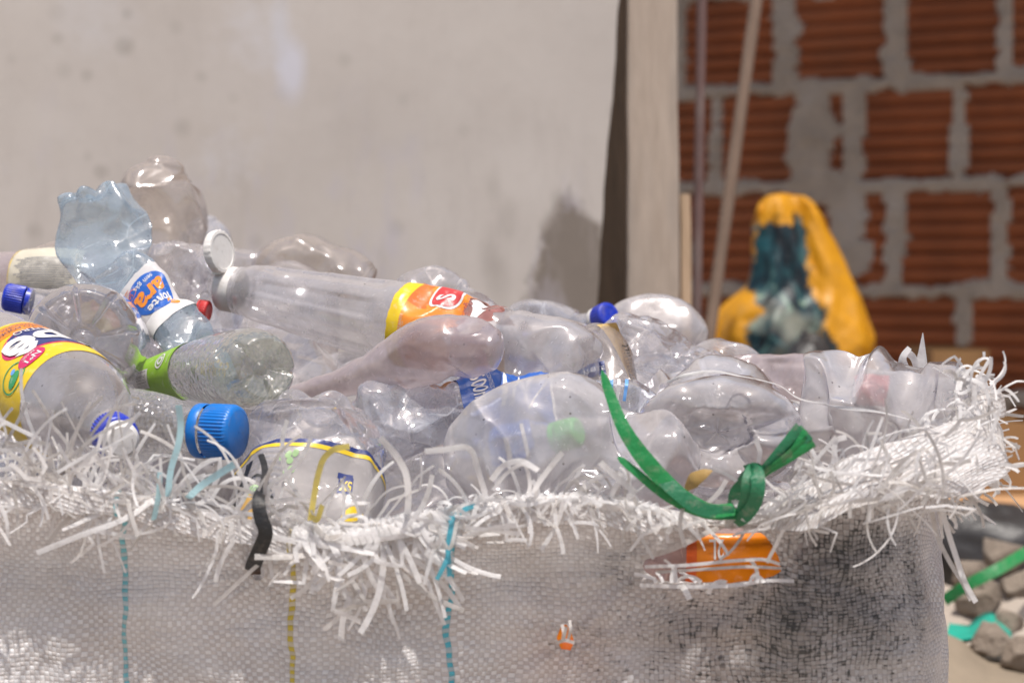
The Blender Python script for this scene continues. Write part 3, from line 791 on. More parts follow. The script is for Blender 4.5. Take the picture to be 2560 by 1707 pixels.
simple(b, 'soda_bottle', M['clear2'], 'crumpled clear bottle behind the torn orange label', HEAP, 70, 56)

# --- red cap showing beside the white collar
b = Body([(500, 778, 1.735, 22), (490, 782, 1.735, 28), (455, 800, 1.735, 52), (400, 830, 1.71, 58), (330, 860, 1.72, 50)], seed=27, noise=.02, caps=(None, 'round'))
r = root_of(b, 'soda_bottle', 'bottle with a scratched red cap, behind the label of the pale blue bottle')
shellobj(b, 'body', M['clear'], r, 40, 40)
c, T, rr = b.end(0.0)
make_cap(r, c - T * .001, np.array([.96, -.25, -.12]), .0078, .006, M['capred'], ribs=30)

# --- the long bottle with the white flip cap, torn orange label and bulging base
b = Body([(597, 726, 1.742, 59), (612, 728, 1.74, 60), (626, 730, 1.738, 66), (650, 734, 1.735, 71), (720, 750, 1.72, 78), (820, 772, 1.70, 90), (930, 795, 1.685, 100), (1040, 815, 1.67, 105), (1140, 832, 1.655, 99),
          (1190, 846, 1.65, 92), (1260, 862, 1.64, 94), (1340, 878, 1.63, 94), (1400, 888, 1.625, 92), (1445, 897, 1.62, 82), (1462, 900, 1.617, 74)],
         caps=(None, 'petal'), capk=(.3, .28), noise=.008, crum=.012, seed=31, lobes=5, lobeph=.3, flutes=(.09, .47, 7, .09),
         ribs=[(.66, .86, 3, .08)],
         dents=[(.63, 60, .70, .55, 1.4, 20), (.68, 115, .74, .5, 1.5, -20), (.78, 75, .78, .4, 1.4, 0), (.9, 95, .8, .5, 1.4, 20), (.93, 50, .8, .4, 1.4, -25), (.60, 140, .8, .4, 1.4, 0), (.72, 35, .8, .35, 1.4, 10)])
r = root_of(b, 'juice_bottle', 'long clear bottle across the heap with white flip cap and torn orange label')
shellobj(b, 'body', M['smooth'], r, 170, 120)
c, T, rr = b.end(0.0)
mb = MB(); lathe(mb, c - T * .0005, T, [(.0145, .0), (.0172, .0006), (.0175, .004), (.016, .0052)]); mb.build('neck_ring', M['frost2'], r, sharp=True)
mb = MB(); lathe(mb, c - T * .016, T, [(.0004, 0), (.0085, 0), (.0095, .0015), (.0152, .0022), (.0163, .004), (.0166, .0145), (.0160, .0155)], n=72); col_ = mb.build('cap', M['capwhite'], r, sharp=True)
lidc = P(546, 630, 1.735); lt = np.array([.87, -.47, .12])
mb = MB(); lathe(mb, lidc, lt, [(.0004, -.003), (.0142, -.003), (.0154, -.002), (.0157, .0025, 1), (.0151, .0036, 1), (.0130, .0039), (.0126, .0034), (.0004, .0034)], n=72, rib=(23, .02))
v0 = P(530, 672, 1.735); v1 = P(556, 690, 1.735)
S, D, TT = frame(v1 - v0)
mb.box((v0 + v1) / 2, .006, .010, .003)
mb.build('flip_lid', M['capwhite'], col_, sharp=True)
mb = MB(); Lb = b.L
sc_ = mpp(1.67)
def torn(mb, t0, t1, a0, a1, mat, off, ed0=.0, ed1=.0, n=28, m=40, seed=0):
    """band of label between two (ragged) edges"""
    th = np.radians(np.linspace(a0, a1, m)); q = np.linspace(0, 1, n)
    e0 = t0 + ed0 * fbm(np.stack([th * 5, th * 0 + seed, th * 0], -1), 5, 4); e1 = t1 + ed1 * fbm(np.stack([th * 5, th * 0 + seed + 9, th * 0], -1), 6, 4)
    X = b.pt(e0[None] * (1 - q[:, None]) + e1[None] * q[:, None], np.broadcast_to(th[None], (n, m)), off)
    mb.grid(X, mat)
torn(mb, .512, .548, 5, 228, 0, .0004, .004)
torn(mb, .548, .665, -5, 128, 1, .0004, 0, .030)
torn(mb, .548, .585, 128, 226, 2, .00045, 0, .02)
torn(mb, .548, .682, 120, 224, 1, .0004, 0, .02, seed=4)
torn(mb, .672, .770, 40, 190, 4, .0004, .015, .03, seed=3)
torn(mb, .685, .760, 186, 236, 5, .0004, .012, .03, seed=6)
torn(mb, .700, .735, 90, 165, 3, .0007, .025, .03, seed=8)
tx(b, mb, 'Leve', .0100, .530, 158 + 40, 2, .0, upT=False)
tx(b, mb, 'CONTÉM AROMATIZANTE', .0034, .556, 124 - 60, 6, upT=False)
tx(b, mb, 'SINTÉTICO IDÊNTICO', .0030, .563, 124 - 60, 6, upT=False)
b.decal(mb, ellipse2d(.0155, .0105), .626, 160, 3, .0008, False)
b.decal(mb, ellipse2d(.0138, .0088), .626, 160, 7, .0011, False)
tx(b, mb, 'S', .0150, .627, 152, 3, .03, upT=False, off=.0014)
lab_long = mb
mb.build('label', [M['yellow'], M['orange'], M['dorange'], M['white'], M['residue'], M['dorange'], M['cream'], M['red']], r)
b2 = b
mb = MB()
th = np.radians(np.linspace(15, 80, 26)); X = b.pt(np.linspace(.70, .83, 24)[:, None], th[None], -.0012); mb.grid(X, 0)
mb.build('juice_residue', M['juice'], r)

# --- frosted bottle in front of it
b = Body([(735, 992, 1.605, 27), (770, 980, 1.60, 28), (850, 958, 1.592, 36), (930, 932, 1.585, 52), (1010, 902, 1.577, 73), (1085, 874, 1.57, 86), (1150, 868, 1.566, 82), (1205, 872, 1.56, 70), (1232, 876, 1.558, 54)],
         caps=(None, 'round'), capk=(.3, .45), noise=.012, seed=33, ribs=[(.76, .84, 1, .05)], dents=[(.86, 20, .78, .6, 1.2, -15), (.55, 80, .86, 1.0, 1.2, 0), (.92, 150, .8, .5, 1.2, 0)])
simple(b, 'frosted_bottle', M['pink'], 'pinkish frosted bottle with a moulded seam, lying below the torn orange label', HEAP, 90, 64)

# --- bottle with a green label (textured wall, base at the right)
b = Body([(255, 985, 1.68, 36), (330, 962, 1.655, 44), (420, 940, 1.62, 58), (480, 930, 1.60, 72), (540, 925, 1.575, 88), (600, 922, 1.545, 99), (634, 921, 1.528, 101), (646, 921, 1.522, 96)],
         caps=('round', 'star'), capk=(.3, .5), lobes=5, lobeph=.4, noise=.006, crum=.01, seed=35)
r = root_of(b, 'drink_bottle', 'textured pale bottle with a bright green label, its base tilted to the right')
shellobj(b, 'body', M['green'], r, 90, 150)
def lab_patch(mb, body, t0, t1, a0, a1, mat, off, n=24, m=36):
    if body.mirror: a0, a1 = 180 - a1, 180 - a0
    th = np.radians(np.linspace(a0, a1, m)); t = np.linspace(t0, t1, n)
    mb.grid(body.pt(t[:, None], th[None], off), mat)
mb = MB()
lab_patch(mb, b, .30, .545, 20, 215, 0, .0005)
lab_patch(mb, b, .30, .40, 70, 118, 1, .0008)
for k in range(13):
    a = 72 + k * 3.4; w = random.choice((.5, .9, 1.3))
    lab_patch(mb, b, .325, .39, a, a + w, 2, .0010, 6, 3)
b.decal(mb, ellipse2d(.0055, .0055, r0=.78, rings=2), .47, 128, 1, .0009)
b.decal(mb, ellipse2d(.0030, .0034, 16, 2, r0=.5), .47, 128, 1, .0009)
tx(b, mb, 'RECICLE', .0022, .53, 128, 1, upT=False)
mb.build('label', [M['limegreen'], M['white'], M['black']], r)

# --- textured clear bottle with the big bright blue ribbed cap
b = Body([(205, 1060, 1.57, 70), (250, 1058, 1.56, 84), (310, 1060, 1.545, 90), (370, 1064, 1.53, 88), (420, 1068, 1.52, 78), (455, 1072, 1.51, 62), (478, 1075, 1.505, 54), (494, 1076, 1.50, 52)],
         caps=('round', None), noise=.008, crum=.006, seed=37)
r = root_of(b, 'drink_bottle', 'bottle embossed with a fine mesh pattern, wearing the big bright blue ribbed cap')
shellobj(b, 'body', M['honey'], r, 60, 64)
c, T, rr = b.end(1.0)
T = np.array([.93, -.36, -.02]); T /= np.linalg.norm(T)
mb = MB(); S_, D_, T_ = frame(T)
lathe(mb, c + T * .000, T, [(.0150, 0), (.0168, .0004), (.0171, .0012), (.0171, .0060), (.0165, .0070)], n=96)
mb.build('tamper_ring', M['capblue'], r)
mb = MB()
lathe(mb, c + T * .0082, T, [(.0155, 0), (.0166, .0006), (.0169, .0020, 1), (.0169, .0165, 1), (.0167, .0178), (.0158, .0196), (.0138, .0204)], n=46 * 6, rib=(46, .020))
o = mb.build('cap', M['capblue'], r)
mb = MB(); lathe(mb, c + T * .0284, T, [(.0139, 0), (.0136, .0002), (.0004, .0003)], n=60); 
mb.build('cap_top', M['capblue'], r)

# --- large crumpled bottle standing base up, printed label below (front left)
b = Body([(790, 1048, 1.52, 120), (788, 1064, 1.518, 156), (784, 1095, 1.510, 182), (776, 1150, 1.495, 192), (766, 1230, 1.478, 196), (750, 1330, 1.464, 197), (728, 1450, 1.468, 196), (710, 1560, 1.478, 180)],
         caps=('petal', 'round'), capk=(.40, .4), noise=.02, seed=41, crum=.05, cscale=1.2, planes=5, pdepth=(.74, .9), mirror=True, lobes=5, lobeph=.75, nscale=2.0,
         dents=[(.03, 72, .72, .5, 1.5, 25), (.08, 115, .70, .6, 1.3, -20), (.10, 35, .72, .6, 1.4, 20), (.12, 160, .78, .6, 1.4, -30), (.0, 100, .6, .5, 1.3, 50), (.16, 85, .86, .6, 1.3, 10)])
r = root_of(b, 'oil_bottle', 'large crumpled bottle behind the frayed rim, its printed label edged navy and yellow')
shellobj(b, 'body', M['clear2'], r, 130, 110)
mb = MB(); Lb = b.L
tl = .335
lab_patch(mb, b, tl, .93, -5, 185, 0, .0005, 40, 60)
lab_patch(mb, b, tl, tl + .016, -5, 185, 1, .0008, 4, 60)
lab_patch(mb, b, tl + .016, tl + .030, -5, 185, 2, .0008, 4, 60)
for k in range(6):
    tx(b, mb, 'INGREDIENTES SAL ÁGUA ÓLEO'[:22 - k % 3], .0026, tl + .050 + k * .022, 128, 3, upT=True)
tx(b, mb, 'PRODUZIDO POR', .0032, tl + .19, 128, 3)
for (dx, dy) in ((0, 0), (.004, .001), (.002, .004), (.007, .003), (.003, .010), (.0, .0085)):
    b.decal(mb, ellipse2d(.0020, .0020, 12, 2, dx, dy), tl + .055, 103, 4, .0009)
b.decal(mb, rect2d(.0105, .0085), tl + .135, 62, 1, .0009)
b.decal(mb, rect2d(.011, .003, cx=.001), tl + .105, 62, 1, .0009)
tx(b, mb, '5X', .0070, tl + .137, 62, 2, .02)
b.decal(mb, ellipse2d(.021, .011), tl + .315, 34, 2, .0009)
b.decal(mb, ellipse2d(.012, .009), tl + .255, 50, 2, .0009)
tx(b, mb, 'o produto!', .0074, tl + .325, 36, 6)
tx(b, mb, 'Sabor', .005, tl + .215, 38, 3, deg=8)
b.decal(mb, ellipse2d(.0105, .010), tl + .245, 132, 4, .0008)
for (dx, dy) in ((-.004, .0), (.001, -.002), (.0045, .001), (-.001, .004)):
    b.decal(mb, ellipse2d(.0036, .0052, 16, 3, dx, dy), tl + .250, 132, 5, .0011)
b.decal(mb, ellipse2d(.017, .015, r0=.9, rings=1), tl + .245, 132, 6, .0010)
b.decal(mb, rect2d(.0075, .040), tl + .19, 152, 6, .0007)
b.decal(mb, rect2d(.030, .009), tl + .445, 118, 7, .0009)
mb.build('label', [M['greyfilm'], M['navy'], M['yellow'], M['greyink'], M['palegreen'], M['potato'], M['black'], M['orange']], r)

# --- crinkled 500 mL water bottle with a blue label
b = Body([(900, 1050, 1.575, 60), (912, 1048, 1.575, 86), (950, 1045, 1.573, 108), (1040, 1040, 1.57, 114), (1140, 1040, 1.575, 114), (1240, 1042, 1.585, 113), (1340, 1045, 1.595, 110), (1420, 1050, 1.605, 92), (1470, 1055, 1.61, 50)],
         caps=('petal', 'round'), capk=(.3, .4), noise=.02, nscale=2.6, crum=.08, cscale=1.5, seed=43, planes=14, pdepth=(.70, .92), ribs=[(.05, .50, 6, .05)],
         dents=[(.12, 60, .74, .45, 1.6, 30), (.22, 95, .78, .4, 1.6, -35), (.30, 50, .72, .5, 1.5, 20), (.36, 120, .84, .4, 1.5, 30), (.18, 140, .85, .4, 1.5, -25), (.42, 75, .8, .4, 1.6, -10), (.08, 110, .8, .5, 1.5, 35), (.28, 20, .75, .5, 1.5, 0)])
r = root_of(b, 'water_bottle', 'crinkled clear bottle with a blue 500mL label, lying just above the frayed rim')
shellobj(b, 'body', M['cool'], r, 190, 140)
mb = MB()
lab_patch(mb, b, .415, .80, 15, 215, 0, .0006, 40, 50)
tx(b, mb, '500mL', .0105, .475, 138, 1, .01)
tx(b, mb, 'CONTEÚDO', .0028, .512, 144, 1)
th = np.radians(np.linspace(100, 175, 30))
for (t0, t1, w0, w1, ph) in ((.54, .60, .012, .004, 0), (.58, .66, .010, .003, 1.0), (.66, .79, .006, .004, 2.0)):
    q = np.linspace(0, 1, 30); tc = t0 + (t1 - t0) * (1 - np.cos(q * 2.2 + ph * .3)) / 1.6; w = w0 + (w1 - w0) * q
    X = b.pt(np.stack([tc - w, tc, tc + w]), np.broadcast_to(th[None], (3, 30)), .0010); mb.grid(X, 1)
lab_patch(mb, b, .80, .812, 15, 215, 1, .0008, 3, 50)
mb.build('label', [M['blueink'], M['white'], M['skyblue']], r)
b = Body([(1215, 1135, 1.553, 44), (1240, 1132, 1.552, 60), (1300, 1120, 1.55, 64), (1350, 1108, 1.55, 62), (1378, 1098, 1.548, 44), (1392, 1092, 1.546, 30), (1400, 1090, 1.545, 30)], noise=.05, seed=44, planes=4, caps=('round', None))
r = root_of(b, 'water_bottle', 'blue-labelled bottle with a green cap, seen through the big frosted bottle')
shellobj(b, 'body', M['cool'], r, 50, 48)
mb = MB(); lab_patch(mb, b, .10, .66, 10, 200, 0, .0006, 30, 40); lab_patch(mb, b, .30, .36, 30, 120, 1, .0009, 5, 20); lab_patch(mb, b, .5, .54, 60, 150, 1, .0009, 5, 20); mb.build('label', [M['blueink'], M['white']], r)
c, T, rr = b.end(1.0); make_cap(r, c, T, .0098, .014, M['capgreen'], ribs=30)

# --- the big frosted bottle front centre
b = Body([(1150, 1235, 1.47, 60), (1165, 1215, 1.468, 96), (1200, 1175, 1.466, 138), (1265, 1135, 1.465, 168), (1350, 1108, 1.465, 184), (1425, 1108, 1.466, 180), (1490, 1128, 1.468, 158), (1560, 1140, 1.472, 150), (1640, 1160, 1.48, 138), (1700, 1180, 1.49, 90)],
         ratio=.78, caps=('round', 'round'), capk=(.4, .4), noise=.014, nscale=1.6, crum=.06, cscale=.9, seed=47, planes=5, pdepth=(.70, .88), pang=(30, 130),
         dents=[(.72, 140, .40, .34, 1.35, 8), (.34, 118, .66, 1.0, 1.35, -40), (.12, 95, .70, .6, 1.5, 25), (.60, 168, .80, .5, 1.3, 30), (.45, 60, .80, .9, 1.3, 15), (.86, 80, .80, .7, 1.4, 20), (.56, 95, .86, .5, 1.4, -20)])
simple(b, 'soda_bottle', M['frost2'], 'big frosted bottle against the middle of the frayed rim, blue showing through', HEAP, 170, 150)

# --- soda bottle base facing the lens, right of the green strap
b = Body([(1758, 1140, 1.76, 150), (1758, 1110, 1.71, 178, .98), (1760, 1082, 1.64, 198, 1.0), (1766, 1076, 1.595, 204, .97), (1786, 1086, 1.565, 206, .74), (1793, 1082, 1.53, 215, .68), (1794, 1080, 1.50, 212, .66)], ref='up', ratio=.9,
         caps=('round', 'petal'), capk=(.4, .42), lobes=5, lobeph=R_(54), noise=.014, nscale=1.8, crum=.04, cscale=1.0, seed=51, planes=4, pdepth=(.74, .9),
         dents=[(.45, 91, .91, .55, 2.6, 0), (.64, 20, .9, .4, 1.3, 0), (1.0, 270, .80, .5, 1.4, 50), (1.0, 200, .86, .5, 1.4, 40)])
simple(b, 'soda_bottle', M['frost3'], 'large soda bottle with its dented five-lobed base facing the front, right of the green strap', HEAP, 120, 170)

# --- big crumpled bottle at the right end
b = Body([(2030, 1050, 1.55, 80), (2042, 1050, 1.548, 132), (2095, 1036, 1.545, 166), (2140, 1036, 1.54, 151), (2190, 1036, 1.535, 176), (2255, 1040, 1.53, 142), (2300, 1046, 1.526, 144), (2345, 1047, 1.523, 148), (2385, 1048, 1.52, 144), (2402, 1050, 1.52, 128)],
         ratio=.8, caps=('round', 'petal'), capk=(.3, .12), noise=.012, nscale=1.7, crum=.05, cscale=.9, seed=53, planes=5, pdepth=(.66, .84), pang=(20, 120), lobes=5,
         dents=[(.30, 140, .72, .22, 1.5, 12), (.46, 120, .66, .42, 1.35, 42), (.78, 118, .64, .36, 1.5, -28), (.62, 100, .74, .4, 1.4, 15), (.18, 112, .76, .36, 1.4, -22), (.92, 110, .76, .3, 1.4, 20), (.63, 168, .84, .25, 1.4, 0)])
simple(b, 'soda_bottle', M['frost3'], 'big crumpled bottle at the right end of the heap, a red label showing through', HEAP, 170, 150)
b = Body([(2120, 985, 1.63, 36), (2140, 985, 1.63, 46), (2190, 988, 1.63, 50), (2230, 994, 1.63, 48), (2255, 1000, 1.63, 36)], noise=.04, seed=54, planes=3)
r = root_of(b, 'soda_bottle', 'bottle with a red label, seen dimly through the big crumpled bottle at the right end')
shellobj(b, 'body', M['clear2'], r, 40, 40)
mb = MB(); lab_patch(mb, b, .10, .70, 60, 185, 0, .0006, 24, 30); lab_patch(mb, b, .05, .45, 28, 60, 1, .0006, 14, 12); mb.build('label', [M['red'], M['greyink']], r)

# --- back row on the right
b = Body([(1290, 830, 1.90, 40), (1305, 812, 1.90, 56), (1350, 812, 1.895, 62), (1400, 818, 1.89, 58), (1450, 822, 1.88, 42), (1482, 806, 1.875, 26), (1494, 800, 1.87, 24)], noise=.015, seed=61, caps=('round', None), dents=[(.3, 100, .8, .8, 1.2, 0)])
r = root_of(b, 'water_bottle', 'clear bottle with a bright blue cap at the back, above the long bottle base')
shellobj(b, 'body', M['cool'], r, 50, 48)
c, T, rr = b.end(1.0); make_cap(r, c + T * .003, T, .0100, .013, M['capdark'], ribs=30, bandmat=M['capwhite'])
b = Body([(1560, 870, 1.90, 60), (1575, 840, 1.90, 82), (1620, 828, 1.90, 92), (1670, 832, 1.90, 92), (1705, 850, 1.90, 76), (1730, 880, 1.90, 50)], noise=.008, seed=62, dents=[(.6, 130, .85, .9, 1.2, 0)])
simple(b, 'soda_bottle', M['frost'], 'smooth round-topped bottle at the back, just left of the yellow sack', HEAP, 50, 56)
b = Body([(1520, 890, 1.76, 54), (1545, 880, 1.76, 84), (1590, 880, 1.755, 96), (1645, 894, 1.75, 98), (1710, 922, 1.745, 94), (1770, 950, 1.74, 82), (1825, 975, 1.735, 58), (1860, 992, 1.73, 40)], noise=.03, nscale=3.0, crum=.09, cscale=1.7, seed=63,
         planes=12, pdepth=(.74, .93), dents=[(.25, 120, .75, .5, 1.5, 20), (.4, 80, .78, .4, 1.6, -30), (.55, 115, .8, .4, 1.5, 30)])
simple(b, 'soda_bottle', M['clear2'], 'shiny crinkled bottle sloping down to the right, above the soda bottle base', HEAP, 150, 130)
b = Body([(1815, 960, 1.72, 34), (1835, 945, 1.72, 50), (1880, 938, 1.715, 54), (1935, 936, 1.71, 50), (1990, 942, 1.705, 58), (2040, 952, 1.70, 54), (2070, 962, 1.70, 38)], noise=.03, seed=64, dents=[(.5, 100, .7, .6, 1.4, 0), (.25, 130, .8, .4, 1.4, 20)])
simple(b, 'soda_bottle', M['peach'] if False else M['pink'], 'low pinkish crumpled bottle lying between the lobed base and the right-hand bottle', HEAP, 60, 56)

# --- bottle with torn tan and dark blue paper label
b = Body([(1482, 838, 1.675, 40), (1490, 858, 1.67, 62), (1505, 900, 1.66, 76), (1515, 960, 1.65, 80), (1520, 1030, 1.64, 78), (1522, 1110, 1.64, 66)], noise=.015, seed=66, dents=[(.2, 60, .82, .6, 1.3, 10)])
r = root_of(b, 'milk_bottle', 'upright bottle with a torn tan and dark blue paper label carrying a date')
shellobj(b, 'body', M['amber'], r, 60, 56)
mb = MB()
X = []
q = np.linspace(0, 1, 22)
lo = np.radians(2 + 30 * q); hi = np.radians(16 + 46 * np.sin(np.clip(1 - q, 0, 1) * 1.9) * .9)
# sheet of the label standing off the wall on the right side
S0 = P(1490 + 68 * q + 30 * q * q, 812 + 20 * q + 150 * q * q, 1.655); S1 = P(1540 + 52 * q ** .8, 806 + 180 * q, 1.66)
n = 16; k = np.linspace(0, 1, n)[:, None, None]
Xs = S0[None] * (1 - k) + S1[None] * k
Xs = Xs + np.array([0, 1, 0])[None, None] * (.006 * np.sin(k * 3.0) + 0.002 * fbm(Xs * 120, 3)[..., None])
mb.grid(Xs, 0)
A0 = P(1490 + 95 * q, 990 - 20 * q, 1.575); A1 = P(1500 + 88 * q, 972 - 52 * q + 10 * q * q, 1.572)
v, f = text2d('27/11/2023', .0056, .01); 
def sheet(v, o_, ex, ey): return o_ + v[:, :1] * ex + v[:, 1:] * ey
dpos = P(1572, 905, 1.648); ex = P(1582, 960, 1.648) - P(1558, 862, 1.648); ex /= np.linalg.norm(ex); ey = np.cross(np.array([0, -1, 0]), ex)
mb.add(sheet(v, dpos, ex, ey), f, 2)
mb.build('paper_label', [M['tan'], M['blueink'], M['black']], r)
mb = MB()
lab_patch(mb, b, .42, .56, 20, 92, 0, .0006, 14, 24)
tx(b, mb, 'SORO LEITE', .0052, .49, 55, 1, upT=False)
lab_patch(mb, b, .37, .40, 14, 34, 1, .0006, 6, 8)
for k in range(8): lab_patch(mb, b, .375, .50, 8 + k * 2.4, 9.2 + k * 2.4, 1, .0009, 6, 3)
mb.build('label', [M['navy'], M['white']], r)
b = Body([(1430, 1010, 1.60, 30), (1470, 1000, 1.60, 52), (1540, 1000, 1.60, 56), (1600, 1010, 1.60, 50), (1640, 1020, 1.60, 30)], noise=.05, seed=67, planes=4)
r = root_of(b, 'water_bottle', 'crumpled bottle with pale blue stripes under the torn tan label')
shellobj(b, 'body', M['cool'], r, 40, 40)
mb = MB()
for k in range(4): lab_patch(mb, b, .35 + k * .08, .385 + k * .08, 90, 178, 0 if k % 2 else 1, .0006, 4, 20)
mb.build('label', [M['skyblue'], M['white']], r)

# --- orange-label soda bottle behind the torn hole, and one behind the small hole
b = Body([(1800, 1304, 1.464, 178), (1800, 1312, 1.464, 204), (1800, 1345, 1.464, 212), (1800, 1390, 1.465, 214), (1798, 1450, 1.466, 216), (1796, 1540, 1.468, 214), (1794, 1640, 1.470, 205), (1790, 1720, 1.472, 120)], noise=.008, seed=71, crum=.01, mirror=True, caps=('round', 'round'), capk=(.06, .4), dents=[(.45, 130, .9, .5, 1.2, 10)])
r = root_of(b, 'soda_bottle', 'bottle with an orange 2L label, seen through the torn hole in the sack')
shellobj(b, 'body', M['peach'], r, 80, 90)
mb = MB()
lab_patch(mb, b, .02, .92, -40, 108, 0, .0006, 50, 50)
lab_patch(mb, b, .02, .92, 105, 112, 1, .0008, 50, 4)
tx(b, mb, '2L', .0105, .082, 92, 2, .02, sx=.8, off=.0014)
tx(b, mb, 'SABOR LARANJA', .0026, .34, 106, 5, deg=90)
b.decal(mb, ellipse2d(.022, .022), .50, 56, 3, .0009)
mb.build('label', [M['fantaorange'], M['redorange'], M['white'], M['yellow'], M['black'], M['dorange']], r)
b = Body([(1418, 1500, 1.455, 90), (1418, 1520, 1.45, 130), (1416, 1580, 1.447, 140), (1414, 1680, 1.447, 140), (1412, 1760, 1.447, 110)], noise=.01, seed=72)
r = root_of(b, 'soda_bottle', 'bottle with an orange label, glimpsed through the small frayed hole low in the sack')
shellobj(b, 'body', M['clear'], r, 30, 40)
mb = MB(); lab_patch(mb, b, .2, .9, 20, 170, 0, .0006, 20, 30); lab_patch(mb, b, .35, .9, 86, 100, 1, .0009, 20, 8); mb.build('label', [M['fantaorange'], M['dorange']], r)

# --- bottles buried deeper in the heap (seen only through the others)
protos = []
for k, (mt, ln, rad) in enumerate(((M['clear'], .22, .040), (M['frost2'], .26, .046), (M['cool'], .17, .032), (M['clear2'], .20, .038))):
    b = Body([(0, 0, 1, 1), (1, 0, 1, 1)], seed=80 + k)
    b.C = np.array([[-.5, 0, 0], [-.42, 0, 0], [-.2, 0, 0], [.1, 0, 0], [.28, 0, 0], [.40, 0, 0], [.46, 0, 0], [.5, 0, 0]]) * ln
    b.R = np.array([.85, 1, 1, 1, .92, .55, .34, .33]) * rad; b.Rm = rad
    seg = np.linalg.norm(np.diff(b.C, axis=0), axis=1); b.L = seg.sum(); b.x = np.concatenate([[0], np.cumsum(seg)]) / b.L
    b.caps = ('petal', 'round'); b.capk = (.3, .1); b.noise = .03
    rs = np.random.RandomState(90 + k)
    b.pl = [(rs.uniform(0.05, .8), rs.uniform(0, 360), rs.uniform(.62, .9), rs.uniform(.4, .9), rs.uniform(1.1, 1.6), rs.uniform(-35, 35)) for _ in range(8)]
    b.ref = 'up'
    mb = MB(); b.shell(mb, 60, 44)
    protos.append((mb, mt))
first = [None] * 4
spots = []
rs = np.random.RandomState(5)
for (xa, xb, ya, yb, za, zb, nn) in ((-.36, .14, 1.52, 1.60, .56, .60, 9), (-.36, .13, 1.60, 1.90, .58, .66, 15), (-.36, .0, 1.78, 1.92, .69, .73, 8), (.0, .14, 1.72, 1.90, .66, .69, 5), (-.34, .11, 1.56, 1.62, .50, .53, 7)):
    for k in range(nn):
        spots.append((xa + (xb - xa) * (k + rs.uniform(.2, .8)) / nn, rs.uniform(ya, yb), rs.uniform(za, zb)))
for i, (x, y, z) in enumerate(spots):
    k = i % 4
    rot = (rs.uniform(-.4, .4), rs.uniform(-.5, .5), rs.uniform(0, 6.28))
    if first[k] is None:
        o = protos[k][0].build('soda_bottle', protos[k][1], None, origin=np.zeros(3)); first[k] = o
        o['category'] = 'bottle'; o['label'] = 'clear crumpled bottle buried deeper in the heap, seen only through the bottles above'; o['group'] = 'bottles buried deeper in the sack'
    else:
        o = first[k].copy(); COL.objects.link(o)
    o.location = (x, y, z); o.rotation_euler = rot
# ------------------------------------------------------------------ the woven sack
YF = 1.385
def foot():
    xr, yb, r = .262, 2.04, .075
    pts = [(-.50, YF), (xr - r, YF)]
    pts += [(xr - r + r * math.sin(a), YF + r - r * math.cos(a)) for a in np.linspace(.1, math.pi / 2, 14)]
    pts += [(xr, yb - r)]
    pts += [(xr - r + r * math.cos(a), yb - r + r * math.sin(a)) for a in np.linspace(.1, math.pi / 2, 8)]
    pts += [(-.50 + r, yb)]
    pts += [(-.50 + r - r * math.sin(a), yb - r + r * math.cos(a)) for a in np.linspace(.1, math.pi / 2, 8)]
    pts += [(-.50, YF)]
    return np.array(pts)
FP = foot()
FS = np.concatenate([[0], np.cumsum(np.linalg.norm(np.diff(FP, axis=0), axis=1))])
qfront = np.arange(.10, .50 + .262 + .10, .0042)
QS = np.concatenate([np.linspace(0, .10, 8, endpoint=False), qfront, np.arange(qfront[-1] + .01, FS[-1], .025)])
def fxy(q):
    q = np.asarray(q)
    x = np.interp(q, FS, FP[:, 0]); y = np.interp(q, FS, FP[:, 1])
    e = .012
    tx_ = np.interp((q + e) % FS[-1], FS, FP[:, 0]) - np.interp((q - e) % FS[-1], FS, FP[:, 0])
    ty_ = np.interp((q + e) % FS[-1], FS, FP[:, 1]) - np.interp((q - e) % FS[-1], FS, FP[:, 1])
    l = np.hypot(tx_, ty_) + 1e-9
    return x, y, ty_ / l, -tx_ / l
RU = [-900, 0, 150, 330, 450, 560, 640, 720, 860, 960, 1130, 1300, 1450, 1600, 1700, 1800, 1870, 1950, 2050, 2150, 2250, 2380, 2440, 2600]
RV = [1205, 1205, 1215, 1235, 1262, 1290, 1305, 1318, 1318, 1302, 1274, 1246, 1240, 1262, 1283, 1292, 1285, 1240, 1186, 1142, 1100, 1045, 1010, 1000]
LU = [-900, 700, 760, 1000, 1600, 1700, 1780, 1880, 1920, 1965, 2029, 2126, 2240, 2314, 2369, 2440, 2600]
LL = [.010, .012, .016, .014, .012, .008, .002, .004, .012, .018, .026, .034, .042, .042, .026, .010, .008]
def uq(q):
    """photo column of perimeter position q (front and right corner; beyond it keeps growing)"""
    q = np.asarray(q, float)
    x = np.interp(q, FS, FP[:, 0]); y = np.interp(q, FS, FP[:, 1])
    u = 1280 + x * F / y
    lim = .50 + .262
    return np.where(q > lim, 2440 + (q - lim) * 100, u)
def rimz(q):
    u = uq(q); v = np.interp(u, RU, RV)
    z = P(u, v, np.full_like(u, YF + .01))[..., 2]
    far = np.clip((q - .95) / .3, 0, 1)
    return z * (1 - far) + .70 * far
